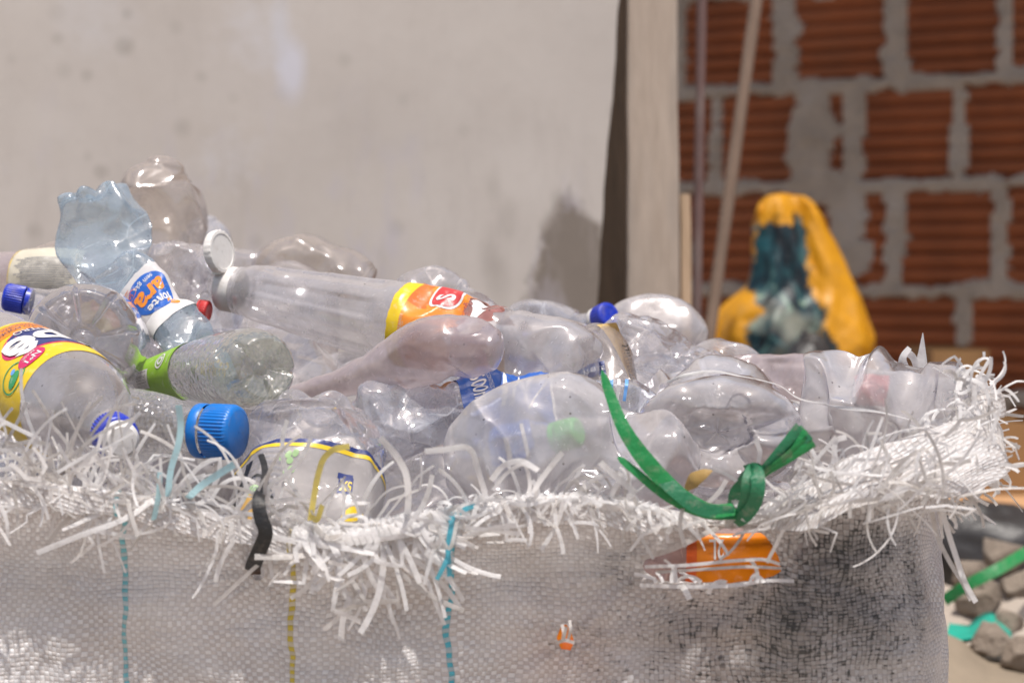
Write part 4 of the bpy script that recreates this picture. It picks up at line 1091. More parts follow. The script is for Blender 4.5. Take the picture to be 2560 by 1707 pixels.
def sack_pt(q, z, top):
    """wall point, with the sag and the bulges the bottles push into it"""
    x, y, nx, ny = fxy(q)
    g = np.stack([q * 9.0, z * 9.0, q * 0], -1)
    g2 = np.stack([q * 26.0, z * 15.0, q * 0 + 4], -1)
    dep = np.clip((top - z) / .10, 0, 1)
    b = .021 * (fbm(g, 31, 2) + .30) * (0.15 + .85 * dep) + .007 * fbm(g2, 37, 2) * (.3 + .7 * dep)
    h_ = np.clip(top - z, 0, .5)
    b = b + .010 * np.exp(-(h_ / .025) ** 2) - .010 * (1 - np.exp(-(h_ / .03) ** 2)) - .030 * np.clip(h_ - .015, 0, .20) * np.clip((2330 - uq(q)) / 160, 0, 1)
    # drawn-in folds radiating from the green knot
    uu = uq(q); rr = np.hypot((uu - 1880) / F * 1.4, (z - top)) 
    ang = np.arctan2(z - top - .01, (uu - 1880) / F * 1.4)
    b = b + .0035 * np.cos(ang * 17) * np.exp(-(rr / .05) ** 2) 
    for (hu, hv, ha, hr) in ((1413, 1600, .0030, .030), (645, 1430, .0028, .028), (1960, 1425, .0035, .045), (1606, 1420, .0030, .035)):
        hx = (hu - 1280) / F * YF + .50; hz = P(hu, hv, YF)[2]
        dx_ = q - hx; dz_ = z - hz; rr2 = np.hypot(dx_, dz_); an = np.arctan2(dz_, dx_)
        b = b + ha * np.cos(an * 9 + 2.0 * np.sin(an * 2)) * np.exp(-(rr2 / hr) ** 2) * np.clip(rr2 / .006, 0, 1)
    # flare of the right-hand corner
    fl = np.clip((uu - 2180) / 260, 0, 1) * np.exp(-((top - z) / .075) ** 2) * .012 * np.clip(1.9 - q, 0, 1)
    b = b + fl
    return np.stack([x + nx * b, y + ny * b, z], -1), np.stack([nx, ny, nx * 0], -1)
tops = rimz(QS)
dz = np.concatenate([np.arange(0, .17, .0042), np.arange(.18, .30, .012), np.linspace(.31, .52, 6)])
rows = []; vv = []
for d in dz[::-1]:
    Zr = np.maximum(tops - d, 0.0)
    if d == dz[-1]: Zr = np.zeros_like(tops)
    Pp, _ = sack_pt(QS, Zr, tops)
    rows.append(Pp); vv.append(Zr)
base, nrm = sack_pt(QS, tops, tops)
u_ = uq(QS)
Ll = np.interp(u_, LU, LL)
rho = .0035 + .0025 * np.clip((u_ - 1900) / 200, 0, 1)
lipn = 0
arc = 0
nlip = np.stack([QS * 60, QS * 0, QS * 0], -1)
for ph in np.linspace(0.35, math.pi, 8):
    off = rho * (1 - np.cos(ph)); up = rho * np.sin(ph)
    rows.append(base + nrm * off[:, None] + np.array([0, 0, 1]) * up[:, None]); vv.append(tops + rho * ph); lipn += 1
slope = .30 + .85 * np.clip((u_ - 1950) / 200, 0, 1) * np.clip((2400 - u_) / 90, 0, 1)
for k in np.linspace(.12, 1, 9):
    rag = 1 + .22 * fbm(nlip, 9, 3) * k
    ln = Ll * k * rag
    o_ = rho * 2 + ln * slope / np.hypot(1, slope) * (1 - .35 * k)
    wv = .003 * np.sin(QS * 95 + 2 * np.sin(QS * 31)) * k * np.clip(Ll / .03, .2, 1)
    rows.append(base + nrm * (o_ + wv)[:, None] - np.array([0, 0, 1]) * (ln / np.hypot(1, slope))[:, None]); vv.append(tops + rho * math.pi + ln)
X = np.array(rows); V = np.array(vv)
UVs = np.stack([np.broadcast_to(QS[None], V.shape), V], -1)
# holes
def qz(u, v):
    p = P(u, v, YF); return (p[0] + .50, p[2])
def jag(poly, amp, n=8, seed=0):
    out = []
    rs = np.random.RandomState(seed)
    for i in range(len(poly)):
        a = np.array(poly[i], float); b_ = np.array(poly[(i + 1) % len(poly)], float)
        for k in range(n):
            out.append(a + (b_ - a) * k / n + rs.uniform(-amp, amp, 2))
    return np.array(out)
HOLES = [jag([(1606, 1405), (1640, 1382), (1720, 1347), (1785, 1318), (1850, 1312), (1892, 1322), (1925, 1352), (1950, 1400), (1957, 1425), (1930, 1443), (1870, 1450), (1790, 1456), (1700, 1456), (1640, 1450), (1612, 1430)], 2.0, 5, 1),
         jag([(1392, 1598), (1400, 1575), (1414, 1562), (1430, 1580), (1436, 1610), (1425, 1634), (1405, 1632)], 1.5, 4, 2),
         jag([(626, 1408), (664, 1402), (662, 1448), (628, 1452)], 1.0, 3, 3)]
keep = np.ones((X.shape[0] - 1, X.shape[1] - 1), bool)
UVc = (UVs[:-1, :-1] + UVs[1:, 1:]) / 2
def inside(poly, p):
    x, y = p[..., 0], p[..., 1]; r = np.zeros(x.shape, bool); n = len(poly)
    for i in range(n):
        x1, y1 = poly[i]; x2, y2 = poly[(i + 1) % n]
        c = ((y1 > y) != (y2 > y)) & (x < (x2 - x1) * (y - y1) / (y2 - y1 + 1e-12) + x1)
        r ^= c
    return r
nb = len(dz)
for h in HOLES:
    hp = np.array([qz(a, b_) for a, b_ in h])
    ins = inside(hp, UVc); ins[nb - 1:] = False
    keep &= ~ins
    # pull the cut edge onto the outline
    bd = np.zeros(X.shape[:2], bool)
    a = ins
    for di in (0, 1):
        for dj in (0, 1):
            bd[di:di + a.shape[0], dj:dj + a.shape[1]] |= a
    sol = np.zeros(X.shape[:2], bool)
    b_ = keep
    for di in (0, 1):
        for dj in (0, 1):
            sol[di:di + b_.shape[0], dj:dj + b_.shape[1]] |= b_
    for i, j in zip(*np.where(bd & sol)):
        if i >= nb - 1: continue
        p = UVs[i, j]; best = None
        for k in range(len(hp)):
            A, B = hp[k], hp[(k + 1) % len(hp)]
            t = np.clip(np.dot(p - A, B - A) / (np.dot(B - A, B - A) + 1e-12), 0, 1); c = A + t * (B - A); dd = np.linalg.norm(p - c)
            if best is None or dd < best[0]: best = (dd, c)
        c = best[1]
        pt_, _ = sack_pt(np.array([c[0]]), np.array([c[1]]), np.array([np.interp(c[0], QS, tops)]))
        X[i, j] = pt_[0]; UVs[i, j] = c
marks = [(qz(318, 1500)[0], (.20, .52, .58)), (qz(727, 1500)[0], (.66, .52, .07)), (qz(1124, 1500)[0], (.10, .48, .60))]
soot = []
for (u, v, su, sv, am) in ((2130, 1390, 190, 140, 1.0), (2000, 1580, 230, 190, .95), (2120, 1500, 240, 260, .90), (1760, 1600, 170, 120, .62), (2350, 1480, 60, 190, .75), (2220, 1230, 220, 90, .42), (1960, 1270, 90, 60, .42), (1560, 1420, 120, 90, .22), (1830, 1640, 330, 160, .55)):
    a = qz(u, v); soot.append((a[0], a[1], su * mpp(YF), sv * mpp(YF), am))
M['sack'] = sack_mat(marks, soot)
sack = empty('woven_sack', (-.12, 1.71, 0), 'big open white woven raffia sack with a frayed rim, brim-full of clear plastic bottles', 'sack')
mb = MB(); mb.grid(X[:nb], 0, uv=UVs[:nb], mask=keep[:nb - 1])
mb.build('sack_wall', M['sack'], sack)
mb = MB(); mb.grid(X[nb - 1:], 0, uv=UVs[nb - 1:])
mb.build('folded_rim', M['sack'], sack)

# ------------------------------------------------------------------ frayed tapes of the rim
def ribbon(mb, pts, w, tw0=0.0, tw1=0.0, mat=0, fold=.10, taper=False):
    pts = np.asarray(pts, float); n = len(pts)
    T = np.gradient(pts, axis=0); T /= np.linalg.norm(T, axis=1)[:, None] + 1e-9
    Vw = CAMP - pts; Vw /= np.linalg.norm(Vw, axis=1)[:, None]
    S = np.cross(T, Vw); S /= np.linalg.norm(S, axis=1)[:, None] + 1e-9
    N = np.cross(S, T)
    a = np.linspace(tw0, tw1, n)[:, None]
    A = S * np.cos(a) + N * np.sin(a); B = -S * np.sin(a) + N * np.cos(a)
    ww = np.broadcast_to(np.asarray(w, float).reshape(-1, 1) if hasattr(w, '__len__') else w, (n, 1)) * .5
    if taper: ww = ww * np.linspace(1, .25, n)[:, None]
    mb.grid(np.stack([pts - A * ww, pts + B * ww * fold, pts + A * ww], 1), mat)
def spline(pts, n):
    pts = np.asarray(pts, float)
    d = np.concatenate([[0], np.cumsum(np.linalg.norm(np.diff(pts, axis=0), axis=1) + 1e-6)])
    return _herm(d, pts, np.linspace(0, d[-1], n))
def pxline(pts, n=14):
    """photo points (u, v, depth) -> smooth world curve"""
    q = spline([(a, b_, c * 3000) for a, b_, c in pts], n)
    return P(q[:, 0], q[:, 1], q[:, 2] / 3000)
rs = np.random.RandomState(77)
rimv = lambda u: float(np.interp(u, RU, RV))
strips = []   # (length, points, width, tw0, tw1, material)
def gen(u0, v0, Y0, ang, ln, g, curl, yout, w, mat='tape'):
    n = 12; st = ln / (n - 1)
    u, v, a = u0, v0, R_(ang); Y = Y0
    k = rs.normal(0, curl * .55) / 11
    kink = rs.randint(3, 9) if rs.rand() < .55 else -1; ka = rs.choice([-1, 1]) * rs.uniform(.4, 1.8); kink2 = rs.randint(2, 10) if rs.rand() < .25 else -1
    pts = [(u, v, Y)]
    for i in range(n - 1):
        if i == kink: a += ka
        if i == kink2: a -= ka * .7
        a += k + rs.normal(0, .022)
        a += g * math.sin(-math.pi / 2 - a)
        u += st * math.cos(a); v -= st * math.sin(a); Y += yout / (n - 1) * (1 - .5 * i / n)
        pts.append((u, v, Y))
    q = np.array(pts)
    strips.append((ln, P(q[:, 0], q[:, 1], q[:, 2]), w, rs.uniform(-.7, .7), rs.uniform(-1.1, 1.1), mat))
def W(): return rs.choice([rs.uniform(.0012, .0020), rs.uniform(.0019, .0032)], p=[.35, .65]) * .88
def pick(dusty=.25): return 'taped' if rs.rand() < dusty else 'tape'
for i in range(100):      # upright fan at the left
    u = rs.uniform(-40, 420); gen(u, rimv(u) - 2, 1.372, rs.choice([rs.normal(86, 20), rs.normal(30, 25), rs.normal(150, 25)], p=[.6, .2, .2]), rs.uniform(100, 310) * (1 if u < 330 else .72), rs.uniform(.0, .09), 1.0, rs.uniform(-.04, .03), W(), pick(.4))
for i in range(16):       # low tangle at the left
    u = rs.uniform(-40, 420); gen(u, rimv(u) + rs.uniform(-40, 40), 1.366, rs.uniform(0, 360), rs.uniform(50, 140), .03, 1.8, rs.uniform(-.03, .02), W(), pick(.4))
for i in range(34):       # hanging, left half
    u = rs.uniform(-40, 900); gen(u, rimv(u) + rs.uniform(0, 18), 1.368, rs.normal(-90, 42), rs.uniform(80, 260), .05, 1.8, rs.uniform(-.010, .0), W(), pick(.3))
for i in range(48):       # over the printed label
    u = rs.uniform(420, 980); gen(u, rimv(u) - 3, 1.370, rs.normal(82, 45), rs.uniform(90, 290), rs.uniform(.02, .15), 2.0, rs.uniform(-.025, .01), W(), pick(.2))
for i in range(9):
    u = rs.uniform(430, 960); gen(u, rimv(u) + rs.uniform(-30, 30), 1.366, rs.uniform(0, 360), rs.uniform(60, 150), .05, 2.0, rs.uniform(-.03, .0), W(), pick(.2))
for i in range(74):       # the thick bunch that hangs in the middle
    u = rs.uniform(735, 1130); gen(u, rimv(u) + rs.uniform(-4, 10), 1.364, rs.normal(-68, 24), rs.uniform(90, 340) * (1 if 820 < u < 1060 else .65), .03, 1.6, rs.uniform(-.016, -.002), rs.uniform(.0024, .0037), pick(.1))
for i in range(44):       # curls along the middle and right-middle rim
    u = rs.uniform(1080, 1760); gen(u, rimv(u) - 2, 1.370, rs.normal(80, 50), rs.uniform(35, 125), rs.uniform(.05, .2), 1.9, rs.uniform(-.018, .0), W(), pick(.2))
for i in range(66):
    u = rs.uniform(1060, 1740); gen(u, rimv(u) + rs.uniform(-3, 14), 1.364, rs.normal(-80, 48), rs.uniform(40, 170), .04, 1.3, rs.uniform(-.014, .0), W(), pick(.25))
for i in range(44):       # hem wrapped round the rim cord
    u = 1010 + i * 14.5 + rs.uniform(-4, 4); v = rimv(u)
    strips.append((40, pxline([(u + 6, v + 4, 1.374), (u + 2, v - 9, 1.370), (u - 3, v + 6, 1.364), (u - 8, v + 24, 1.366)], 8), rs.uniform(.0026, .0042), -.2, .2, 'tape'))
for i in range(18):
    u = 735 + i * 17 + rs.uniform(-4, 4); v = rimv(u)
    strips.append((40, pxline([(u - 6, v + 4, 1.374), (u - 2, v - 8, 1.370), (u + 8, v + 16, 1.362), (u + 22, v + 46, 1.360)], 8), rs.uniform(.0030, .0044), -.2, .2, 'tape'))
def flapY(u, v):
    f = np.clip((v - rimv(u)) / 200, 0, 1); return YF - .012 - .030 * f + (.045 if u > 2370 else 0) * np.clip((u - 2370) / 60, 0, 1)
for i in range(120):      # shaggy outer flap at the right
    u = rs.uniform(1900, 2420); lo = np.interp(u, [1900, 1965, 2029, 2126, 2240, 2314, 2420], [1300, 1300, 1284, 1276, 1288, 1290, 1230]); v = rimv(u) + 14 + (lo - rimv(u) - 14) * rs.rand() ** .75
    gen(u, v, flapY(u, v) - rs.uniform(.002, .012), rs.choice([rs.normal(22, 18), rs.normal(202, 18), rs.uniform(0, 360)], p=[.42, .42, .16]), rs.uniform(70, 220), .012, 1.4, rs.uniform(-.008, .002), W() * .82, pick(.6))
for i in range(170):      # bushy tuft of the right corner
    u = rs.uniform(2370, 2475); v = rs.uniform(955, 1215) ; gen(u, v, rs.uniform(1.40, 1.52), rs.normal(-5, 75), rs.uniform(30, 105), .05, 2.4, rs.uniform(-.03, .03), W() * .8, pick(.5))
for i in range(80):
    u = rs.uniform(2385, 2500); gen(u, rs.uniform(930, 1230), rs.uniform(1.385, 1.42), rs.normal(0, 90), rs.uniform(40, 110), .06, 2.6, rs.uniform(-.02, .02), W(), pick(.25))
for i in range(36):
    u = rs.uniform(1960, 2330); gen(u, rimv(u) - 2, YF - .006, rs.normal(75, 35), rs.uniform(30, 110), rs.uniform(.03, .12), 1.6, rs.uniform(-.02, .01), W() * .85, pick(.2))
for i in range(26):
    u = rs.uniform(2320, 2430); gen(u, rs.uniform(1200, 1290), 1.40, rs.normal(-60, 40), rs.uniform(40, 110), .04, 1.8, -.01, W() * .8, pick(.3))
for i in range(10):       # threads bridging the torn hole
    u = rs.uniform(1640, 1930); gen(u, 1456, YF - .022, rs.normal(90, 30), rs.uniform(25, 70), .08, 2.0, .006, rs.uniform(.0016, .003), 'tape')
for (pts, w, mt) in [
    ([(92, 1382, 1.34), (200, 1338, 1.345), (320, 1292, 1.355), (395, 1240, 1.368)], .0031, 'tape'),
    ([(1062, 1128, 1.34), (1110, 1124, 1.34), (1172, 1120, 1.345), (1196, 1180, 1.35), (1212, 1232, 1.36), (1216, 1262, 1.37)], .0033, 'tape'),
    ([(1228, 1200, 1.355), (1262, 1162, 1.345), (1300, 1152, 1.34), (1346, 1176, 1.335)], .0032, 'tape'),
    ([(1232, 1225, 1.36), (1270, 1180, 1.35), (1310, 1160, 1.345), (1324, 1200, 1.35), (1316, 1252, 1.37)], .0022, 'tape'),
    ([(1406, 1130, 1.33), (1372, 1172, 1.34), (1340, 1218, 1.355), (1328, 1245, 1.37)], .0030, 'tape'),
    ([(950, 1094, 1.33), (985, 1132, 1.335), (1012, 1176, 1.345), (1020, 1216, 1.355), (1018, 1300, 1.37)], .0036, 'tape'),
    ([(1500, 1155, 1.33), (1545, 1195, 1.345), (1590, 1232, 1.36)], .0034, 'tape'),
    ([(1150, 1262, 1.36), (1120, 1370, 1.35), (1090, 1310, 1.355)], .0022, 'taped'),
    ([(874, 1116, 1.335), (842, 1120, 1.335), (812, 1142, 1.34), (796, 1184, 1.345), (786, 1236, 1.352), (776, 1300, 1.366)], .0034, 'tapeyellow'),
    ([(776, 1285, 1.36), (790, 1300, 1.355), (806, 1262, 1.352)], .0030, 'tapeyellow'),
    ([(446, 1012, 1.33), (452, 1060, 1.335), (446, 1110, 1.345), (428, 1170, 1.355), (420, 1240, 1.37)], .0036, 'tapeblue'),
    ([(586, 1160, 1.33), (548, 1184, 1.34), (505, 1212, 1.35), (470, 1245, 1.37)], .0040, 'tapeblue'),
    ([(400, 1180, 1.35), (396, 1240, 1.36), (384, 1300, 1.366)], .0030, 'tapeblue'),
    ([(1190, 1262, 1.366), (1172, 1268, 1.362), (1140, 1290, 1.358), (1122, 1350, 1.355), (1124, 1440, 1.355)], .0030, 'tapecyan'),
    ([(1128, 1290, 1.362), (1116, 1400, 1.352), (1092, 1448, 1.350)], .0026, 'tapecyan'),
    ([(2352, 1255, 1.395), (2362, 1300, 1.385), (2388, 1385, 1.375), (2415, 1460, 1.372), (2440, 1505, 1.372)], .0032, 'tape'),
    ([(2330, 1280, 1.39), (2340, 1330, 1.382), (2372, 1400, 1.376), (2410, 1462, 1.373), (2428, 1500, 1.372)], .0026, 'taped'),
    ([(1830, 1240, 1.365), (1845, 1262, 1.35), (1870, 1272, 1.345), (1888, 1270, 1.345)], .0030, 'tape'),
    ([(1838, 1262, 1.36), (1862, 1258, 1.345), (1872, 1280, 1.343), (1858, 1302, 1.345)], .0032, 'tape'),
    ([(1708, 1230, 1.36), (1706, 1270, 1.345), (1700, 1320, 1.345), (1714, 1366, 1.35)], .0024, 'taped'),
    ([(1612, 1416, 1.372), (1720, 1412, 1.362), (1850, 1400, 1.360), (1910, 1398, 1.362), (1950, 1410, 1.372)], .0020, 'tape'),
    ([(1640, 1430, 1.372), (1760, 1422, 1.362), (1880, 1416, 1.360), (1955, 1420, 1.372)], .0018, 'taped'),
    ([(1600, 1462, 1.372), (1720, 1466, 1.364), (1840, 1462, 1.362), (1930, 1450, 1.368), (1985, 1452, 1.372)], .0022, 'tape'),
    ([(1602, 1395, 1.372), (1680, 1372, 1.366), (1770, 1330, 1.364), (1830, 1305, 1.37)], .0030, 'taped'),
    ([(1704, 1462, 1.366), (1716, 1480, 1.36), (1724, 1498, 1.358)], .0034, 'tape'),
    ([(1404, 1560, 1.37), (1410, 1580, 1.366), (1408, 1596, 1.366), (1416, 1566, 1.364)], .0020, 'taped'),
    ([(1392, 1606, 1.37), (1412, 1600, 1.366), (1436, 1606, 1.37)], .0020, 'taped'),
    ([(1424, 1550, 1.37), (1426, 1570, 1.366), (1420, 1600, 1.368)], .0018, 'taped'),
    ([(2020, 1100, 1.375), (2032, 1130, 1.372), (2060, 1172, 1.372)], .0024, 'tape'),
    ([(2116, 1092, 1.365), (2092, 1100, 1.365), (2086, 1130, 1.37), (2092, 1162, 1.376)], .0032, 'tape'),
    ([(2168, 1235, 1.36), (2240, 1210, 1.352), (2300, 1186, 1.35)], .0036, 'tape'),
    ([(1888, 1098, 1.37), (1900, 1130, 1.37), (1896, 1160, 1.372), (1908, 1185, 1.375)], .0026, 'tape')]:
    ln = sum(math.hypot(pts[i][0] - pts[i - 1][0], pts[i][1] - pts[i - 1][1]) for i in range(1, len(pts)))
    strips.append((ln + 400, pxline(pts, 18), w, -.15, .35, mt))
strips.sort(key=lambda s: -s[0] * s[2])
rest = MB(); order = ['tape', 'taped']
for i, (ln, pts, w, a0, a1, mt) in enumerate(strips):
    if i < 100:
        mb = MB(); ribbon(mb, pts, w, a0, a1); mb.build('frayed_tape', M[mt], sack)
    else:
        ribbon(rest, pts, w, a0, a1, order.index(mt) if mt in order else 0)
o = rest.build('frayed_fringe', [M['tape'], M['taped']], sack); o['kind'] = 'stuff'

# ------------------------------------------------------------------ strap, ribbon, string, scraps on the rim
t = empty('plastic_strap', P(1850, 1290, 1.36), 'bright green plastic strapping tied in a knot through the frayed rim', 'strap')
mb = MB(); ribbon(mb, pxline([(1504, 925, 1.36), (1530, 1000, 1.352), (1558, 1068, 1.345), (1598, 1130, 1.342), (1655, 1195, 1.342), (1720, 1250, 1.342), (1780, 1276, 1.345), (1838, 1272, 1.352)], 30), np.interp(np.linspace(0, 1, 30), [0, .05, .5, 1], [.0006, .0050, .0098, .0080]), -.2, .5, fold=.12); mb.build('strap_end', M['strapgreen'], t)
mb = MB(); ribbon(mb, pxline([(1545, 1142, 1.345), (1600, 1188, 1.343), (1640, 1222, 1.345), (1705, 1262, 1.345), (1770, 1284, 1.347), (1840, 1284, 1.352)], 26), np.interp(np.linspace(0, 1, 26), [0, .05, .5, 1], [.0015, .0042, .0052, .0066]), .2, -.3); mb.build('strap_end', M['strapgreen'], t)
mb = MB(); ribbon(mb, pxline([(1600, 1156, 1.347), (1626, 1160, 1.344), (1650, 1190, 1.343), (1690, 1228, 1.340), (1745, 1268, 1.341), (1835, 1282, 1.350)], 26), np.interp(np.linspace(0, 1, 26), [0, .1, .5, 1], [.0030, .0075, .0085, .0070]), .5, .1); mb.build('strap_end', M['strapdark'], t)
for k, (du, dv, mt, w) in enumerate(((0, 0, 'strapgreen', .0068), (12, 14, 'strapdark', .0062), (-12, -6, 'strapdark', .0060), (22, 34, 'strapgreen', .0052), (6, 24, 'strapgreen', .0042))):
    mb = MB(); ribbon(mb, pxline([(1868, 1232, 1.352 - .001 * k), (1905, 1180 + dv * .3, 1.35 - .0012 * k), (1955 + du * .5, 1130 + dv * .6, 1.348 - .0012 * k), (2012 + du, 1072 + dv, 1.346)], 16), np.linspace(w * .55, w, 16), .3 - .2 * k, .5 - .25 * k, fold=.3); mb.build('strap_end', M[mt], t)
mb = MB()
ribbon(mb, pxline([(1898, 1176, 1.352), (1882, 1172, 1.342), (1872, 1196, 1.336), (1866, 1240, 1.336), (1856, 1276, 1.344), (1842, 1300, 1.358)], 22), .0072, .2, -.2)
ribbon(mb, pxline([(1866, 1178, 1.350), (1890, 1176, 1.338), (1896, 1210, 1.332), (1886, 1258, 1.334), (1862, 1290, 1.342), (1836, 1304, 1.358)], 22), .0078, -.3, .3)
ribbon(mb, pxline([(1850, 1208, 1.356), (1868, 1186, 1.345), (1884, 1184, 1.336), (1892, 1226, 1.333), (1874, 1268, 1.338)], 18), .0060, .5, -.2)
ribbon(mb, pxline([(1832, 1258, 1.362), (1840, 1228, 1.352), (1862, 1204, 1.345), (1880, 1190, 1.343)], 14), .0066, -.4, .4)
mb.build('knot', M['strapdark'], t)
mb = MB(); ribbon(mb, pxline([(652, 1136, 1.405), (660, 1160, 1.395), (659, 1215, 1.372), (646, 1250, 1.356), (652, 1292, 1.352), (664, 1330, 1.352), (650, 1372, 1.356), (634, 1412, 1.372), (632, 1430, 1.392)], 40), np.interp(np.linspace(0, 1, 40), [0, .2, .45, .7, 1], [.0036, .0040, .0078, .0086, .0095]), .1, -.2, fold=.3)
setp(mb.build('plastic_ribbon', M['blacktape']), 'black plastic ribbon threaded over the frayed rim into a hole in the sack', 'ribbon')
mb = MB()
q = pxline([(1668, 956, 1.475), (1700, 942, 1.470), (1745, 932, 1.472), (1785, 928, 1.475), (1840, 938, 1.480), (1900, 950, 1.470), (1952, 966, 1.468), (1985, 990, 1.475), (2060, 1010, 1.50), (2120, 1020, 1.44), (2200, 1030, 1.42), (2280, 1050, 1.405), (2340, 1066, 1.395), (2420, 1085, 1.385), (2470, 1118, 1.385)], 60)
ribbon(mb, q, .0018 + .0006 * np.sin(np.linspace(0, 23, 60)), 0, 5.5, fold=.5)
setp(mb.build('loose_string', M['tape']), 'long loose white string trailing from the lobed bottle base to the frayed right corner', 'string')
mb = MB(); ribbon(mb, pxline([(2160, 1130, 1.385), (2195, 1098, 1.375), (2250, 1078, 1.37), (2310, 1070, 1.372), (2360, 1090, 1.378)], 26), .0018, 0, 3.0, fold=.4)
setp(mb.build('loose_string', M['tape']), 'shorter white string arching over the rim near the right corner', 'string')
mb = MB(); ribbon(mb, pxline([(2300, 965, 1.60), (2304, 905, 1.60), (2306, 862, 1.60), (2307, 832, 1.60)], 12), np.interp(np.linspace(0, 1, 12), [0, .4, 1], [.012, .0085, .0006]), .2, .5)
setp(mb.build('film_scrap', M['tape']), 'pointed scrap of white film standing up behind the right end of the heap', 'scrap')
mb = MB(); ribbon(mb, pxline([(2266, 940, 1.6), (2258, 892, 1.6), (2276, 872, 1.6)], 10), .009, .4, 1.4, fold=.6); ribbon(mb, pxline([(2292, 930, 1.6), (2280, 890, 1.6), (2262, 878, 1.6)], 10), .005, 1.0, 0)
setp(mb.build('film_scrap', M['tape']), 'small crumpled scrap of white film beside the pointed scrap', 'scrap')
mb = MB(); ribbon(mb, pxline([(1712, 1226, 1.362), (1735, 1200, 1.356), (1762, 1184, 1.352), (1782, 1176, 1.350)], 14), np.interp(np.linspace(0, 1, 14), [0, .4, .8, 1], [.002, .0095, .006, .0004]), .3, .6, fold=.5)
setp(mb.build('dry_leaf', M['leaf']), 'small dry brown leaf caught in the fringe beside the green strap', 'leaf')
# ------------------------------------------------------------------ the yard behind
mb = MB(); g = np.linspace(-1, 1, 60); gx = np.sign(g) * np.abs(g) ** 2.2 * 22
Xg = np.stack([np.broadcast_to(gx[None], (60, 60)), np.broadcast_to(gx[:, None] + 2, (60, 60)), np.zeros((60, 60))], -1)
Xg[..., 2] = .012 * fbm(Xg * 1.3, 2, 3)
Xg[..., 2] -= .012
mb.grid(Xg, 0); setp(mb.build('ground', M['ground'], origin=np.zeros(3)), kind='structure')

# plastered wall with a ragged end
zt = np.linspace(0, 2.1, 90)
e0 = P(1545, 0, 2.6); e1 = P(1492, 760, 2.6)
ex_ = e0[0] + (zt - e0[2]) * (e0[0] - e1[0]) / (e0[2] - e1[2])
ex_ = np.clip(ex_, .06, .14) + .004 * fbm(np.stack([zt * 14, zt * 0, zt * 0], -1), 4, 3)
xs = np.linspace(0, 1, 70)
Xw = np.stack([-2.2 + (ex_[:, None] + 2.2) * xs[None] , np.full((90, 70), 2.6), np.broadcast_to(zt[:, None], (90, 70))], -1)
Xw[..., 1] += .004 * fbm(Xw * np.array([5, 1, 5]), 8, 3)
mb = MB(); mb.grid(Xw, 0)
side = np.stack([Xw[:, -1] + np.array([-.001 * k, .14 * k / 4, 0]) for k in range(5)], 1); mb.grid(side, 0)
back = Xw[:, ::-1].copy(); back[..., 1] = 2.74; mb.grid(back, 0)
top_ = np.stack([Xw[-1], back[-1, ::-1]], 0); mb.grid(top_, 0)
setp(mb.build('plastered_wall', M['plaster'], origin=np.array([-1, 2.67, 0])), 'old white plastered wall, stained, with a bare damp patch at its right end', 'wall')

def beam(pa, pb, wpx, Y, thick, name, mat, label, cat, z_ext=True, seed=0):
    """upright board between photo points pa (top) and pb (bottom), standing on the ground"""
    A = P(pa[0], pa[1], Y[0]); B = P(pb[0], pb[1], Y[1])
    d = (B - A) / (A[2] - B[2])
    B = A + d * A[2] if z_ext else B
    n = 24; q = np.linspace(0, 1, n)[:, None]
    C = A * (1 - q) + B * q
    w = np.interp(np.linspace(0, 1, n), [0, 1], [wpx[0] * mpp(Y[0]), wpx[1] * mpp(Y[1])])
    j = fbm(np.stack([q[:, 0] * 9, q[:, 0] * 0 + seed, q[:, 0] * 0], -1), 3, 3) * .0025
    ring = []
    for (sx, sy) in ((-.5, -.5), (-.5, .5), (.5, .5), (.5, -.5)):
        p = C.copy(); p[:, 0] += sx * w + j; p[:, 1] += sy * thick
        ring.append(p)
    Xb = np.stack(ring, 1)
    mb = MB(); mb.grid(Xb, 0, wrap=True, smooth=False)
    m = n * 4
    mb.add(Xb[0], [(0, 1, 2, 3)], 0, False)
    return setp(mb.build(name, mat, bevel=.002), label, cat)
beam((1570, -560), (1530, 760), (86, 100), (2.80, 2.82), .05, 'gap_shade_board', M['gapshade'], 'dark timber post in the shaded gap between the plastered wall and the pale plank', 'post', seed=1)  # board added in the gap, its dark colour stands for shade
beam((1634, -520), (1628, 760), (118, 150), (2.60, 2.64), .026, 'wooden_plank', M['plank'], 'pale weathered plank standing upright at the end of the plastered wall', 'plank', seed=2)
beam((1712, 486), (1714, 900), (26, 28), (2.66, 2.66), .02, 'wooden_lath', M['lath'], 'short pale lath leaning on the right edge of the weathered plank', 'lath', seed=3)
def rod(pa, pb, Ya, Yb, r, name, mat, label, cat):
    A = P(pa[0], pa[1], Ya); B = P(pb[0], pb[1], Yb); B = A + (B - A) / (A[2] - B[2]) * A[2]
    mb = MB(); L = np.linalg.norm(B - A)
    lathe(mb, A, B - A, [(.0004, 0), (r * .9, 0), (r, .001)] + [(r * (1 + .05 * math.sin(k * 2.1)), L * k / 20) for k in range(1, 20)] + [(r, L), (.0004, L)], n=20)
    return setp(mb.build(name, mat), label, cat)
rod((1762, -460), (1742, 760), 3.0, 3.02, .0058, 'metal_pipe', M['pipe'], 'thin reddish upright pipe right of the pale plank', 'pipe')
rod((1950, -420), (1780, 790), 3.14, 3.02, .0079, 'wooden_pole', M['pole'], 'slim wooden pole leaning in front of the brick wall', 'pole')

